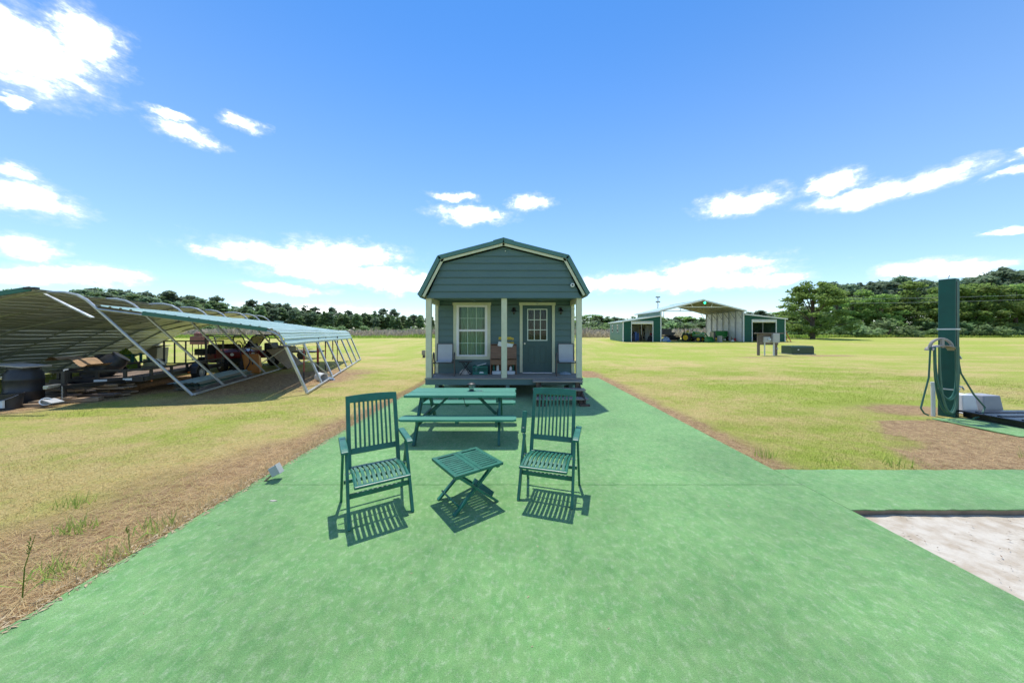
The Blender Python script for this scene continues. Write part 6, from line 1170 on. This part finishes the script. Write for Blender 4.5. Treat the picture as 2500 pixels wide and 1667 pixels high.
# ------------------------------------------------------------------ meter rack, transformer, antenna, wires, pedestal
def rx(c): return (1660+.12755*c-1250)/31.05
def rz_(c): return H-(740+.12755*c-812)/31.05
RY = 24.6; mr_ = thing('meter_rack', 'weathered timber rack carrying a grey electric meter and breaker box', 'meter rack', (rx(1680), RY, 0)); g0 = float(gz(20, RY))-.03
for a, b in ((1498,1530),(1834,1866)): MB().box(rx(a),rx(b),RY,RY+.14,g0,rz_(590)).build('post', 'old_wood', mr_)
for i in range(6): z0 = rz_(800)+i*(rz_(592)-rz_(800))/6; MB().box(rx(1508),rx(1872),RY-.045,RY-.004,z0+.006,z0+(rz_(592)-rz_(800))/6).build('plank', 'old_wood', mr_)
MB().box(rx(1458),rx(1945),RY-.2,RY+.25,rz_(588),rz_(566)).build('cap_board', 'old_wood', mr_, bevel=.01)
mb_ = MB().box(rx(1575),rx(1692),RY-.2,RY-.046,rz_(752),rz_(645)).build('meter_box', 'grey_box', mr_, bevel=.015); MB().lathe([(.095,0),(.1,.04),(.085,.09),(.03,.11)], (rx(1668),RY-.201,rz_(695)), 18, (0,-1,0)).build('meter_dial', 'milky_plastic', mb_, smooth=True)
pb = MB().box(rx(1732),rx(1862),RY-.24,RY-.046,rz_(757),rz_(580)).build('breaker_box', 'grey_box', mr_, bevel=.015); MB().box(rx(1745),rx(1850),RY-.252,RY-.241,rz_(745),rz_(595)).build('box_door', 'grey_box', pb, bevel=.006)
for c in (1600, 1775): MB().tube([(rx(c),RY-.1,g0),(rx(c),RY-.1,rz_(752))], .045 if c == 1600 else .06, 10).build('conduit', 'pvc', mr_, smooth=True)
MB().tube([(rx(1692),RY-.1,rz_(735)),(rx(1732),RY-.1,rz_(735))], .03, 8).build('conduit', 'pvc', mr_); MB().box(rx(1845),rx(1868),RY-.06,RY-.002,rz_(885),rz_(850)).build('outlet', 'grey_box', mr_)
mat('transformer_green', (.025,.06,.03), .5, .1, 3); TX0, TX1, TY = (1933-1250)/F*25.3, (1988-1250)/F*25.3, 25.3; tg0 = float(gz(23, TY))
tf = thing('transformer_box', 'low dark green transformer cabinet on the lawn', 'transformer', ((TX0+TX1)/2, TY, tg0)); MB().prism([(TY,.06),(TY+1.0,.06),(TY+1.0,.70),(TY+.12,.70),(TY,.58)], (TX0,0,tg0), (0,1,0), (0,0,1), (TX1-TX0,0,0)).build('cabinet', 'transformer_green', tf, bevel=.02)
MB().box(TX0-.06,TX1+.06,TY-.08,TY+1.1,tg0-.06,tg0+.055).build('pad', 'block', tf); MB().box(TX0+.48,TX0+.60,TY-.006,TY-.001,tg0+.36,tg0+.43).build('sticker', 'print_white', tf); MB().box(TX0+.55,TX0+.562,TY-.004,TY-.0005,tg0+.08,tg0+.55).build('door_gap', 'black_plastic', tf)
an = thing('antenna_mast', 'thin lattice antenna mast rising behind the barn', 'antenna', ((1606-1250)/F*70, 70, .8)); ax = (1606-1250)/F*70; b = MB()
for a in (0, 2.1, 4.2): b.tube([(ax+.13*math.cos(a),70+.13*math.sin(a),.7),(ax+.13*math.cos(a),70+.13*math.sin(a),9.6)], .032, 4)
for i in range(22): a = (0,2.1,4.2)[i%3]; a2 = (0,2.1,4.2)[(i+1)%3]; b.tube([(ax+.13*math.cos(a),70+.13*math.sin(a),.8+i*.4),(ax+.13*math.cos(a2),70+.13*math.sin(a2),1.2+i*.4)], .03, 4)
b.build('lattice', 'galv', an)
for z in (8.55, 9.6):
    for s in (-1, 0, 1): MB().box(ax+s*.33-.12,ax+s*.33+.12,69.8,70.1,z,z+.26).build('panel_antenna', 'galv_dark', an)
    MB().bar((ax-.5,70,z+.1),(ax+.5,70,z+.1), .06, .05).build('cross_arm', 'galv', an)
for i, (za, zb) in enumerate(((8.7, 9.1), (7.8, 8.2))):
    p, q = Vector(((2075-1250)/F*64, 64, za)), Vector((125, 60, zb+1.2)); solo('power_line', MB().tube([p+(q-p)*t-Vector((0,0,1.6*t*(1-t))) for t in np.linspace(0,1,12)], .022, 4), 'steel', ('upper' if i == 0 else 'lower')+' of two overhead wires crossing before the right-hand trees', 'wire')
pe = thing('outlet_pedestal', 'small brown outlet post on the lawn left of the cabin', 'outlet', (-6.42,22.8,0)); MB().box(-6.5,-6.34,22.75,22.9,-.05,.52).build('post', 'old_wood', pe); MB().box(-6.55,-6.29,22.68,22.745,.18,.50).build('cover', 'taupe_plastic', pe, bevel=.01)
yl = thing('yard_light', 'small pole lamp far across the field left of the cabin', 'lamp', ((1004-1250)/F*80, 80, .8)); X = (1004-1250)/F*80; MB().tube([(X,80,.7),(X,80,3.1)], .06, 6).build('pole', 'galv', yl); MB().box(X-.15,X+.15,79.85,80.15,3.1,3.3).build('lamp_head', 'white_plastic', yl)
bpy.context.view_layer.update()
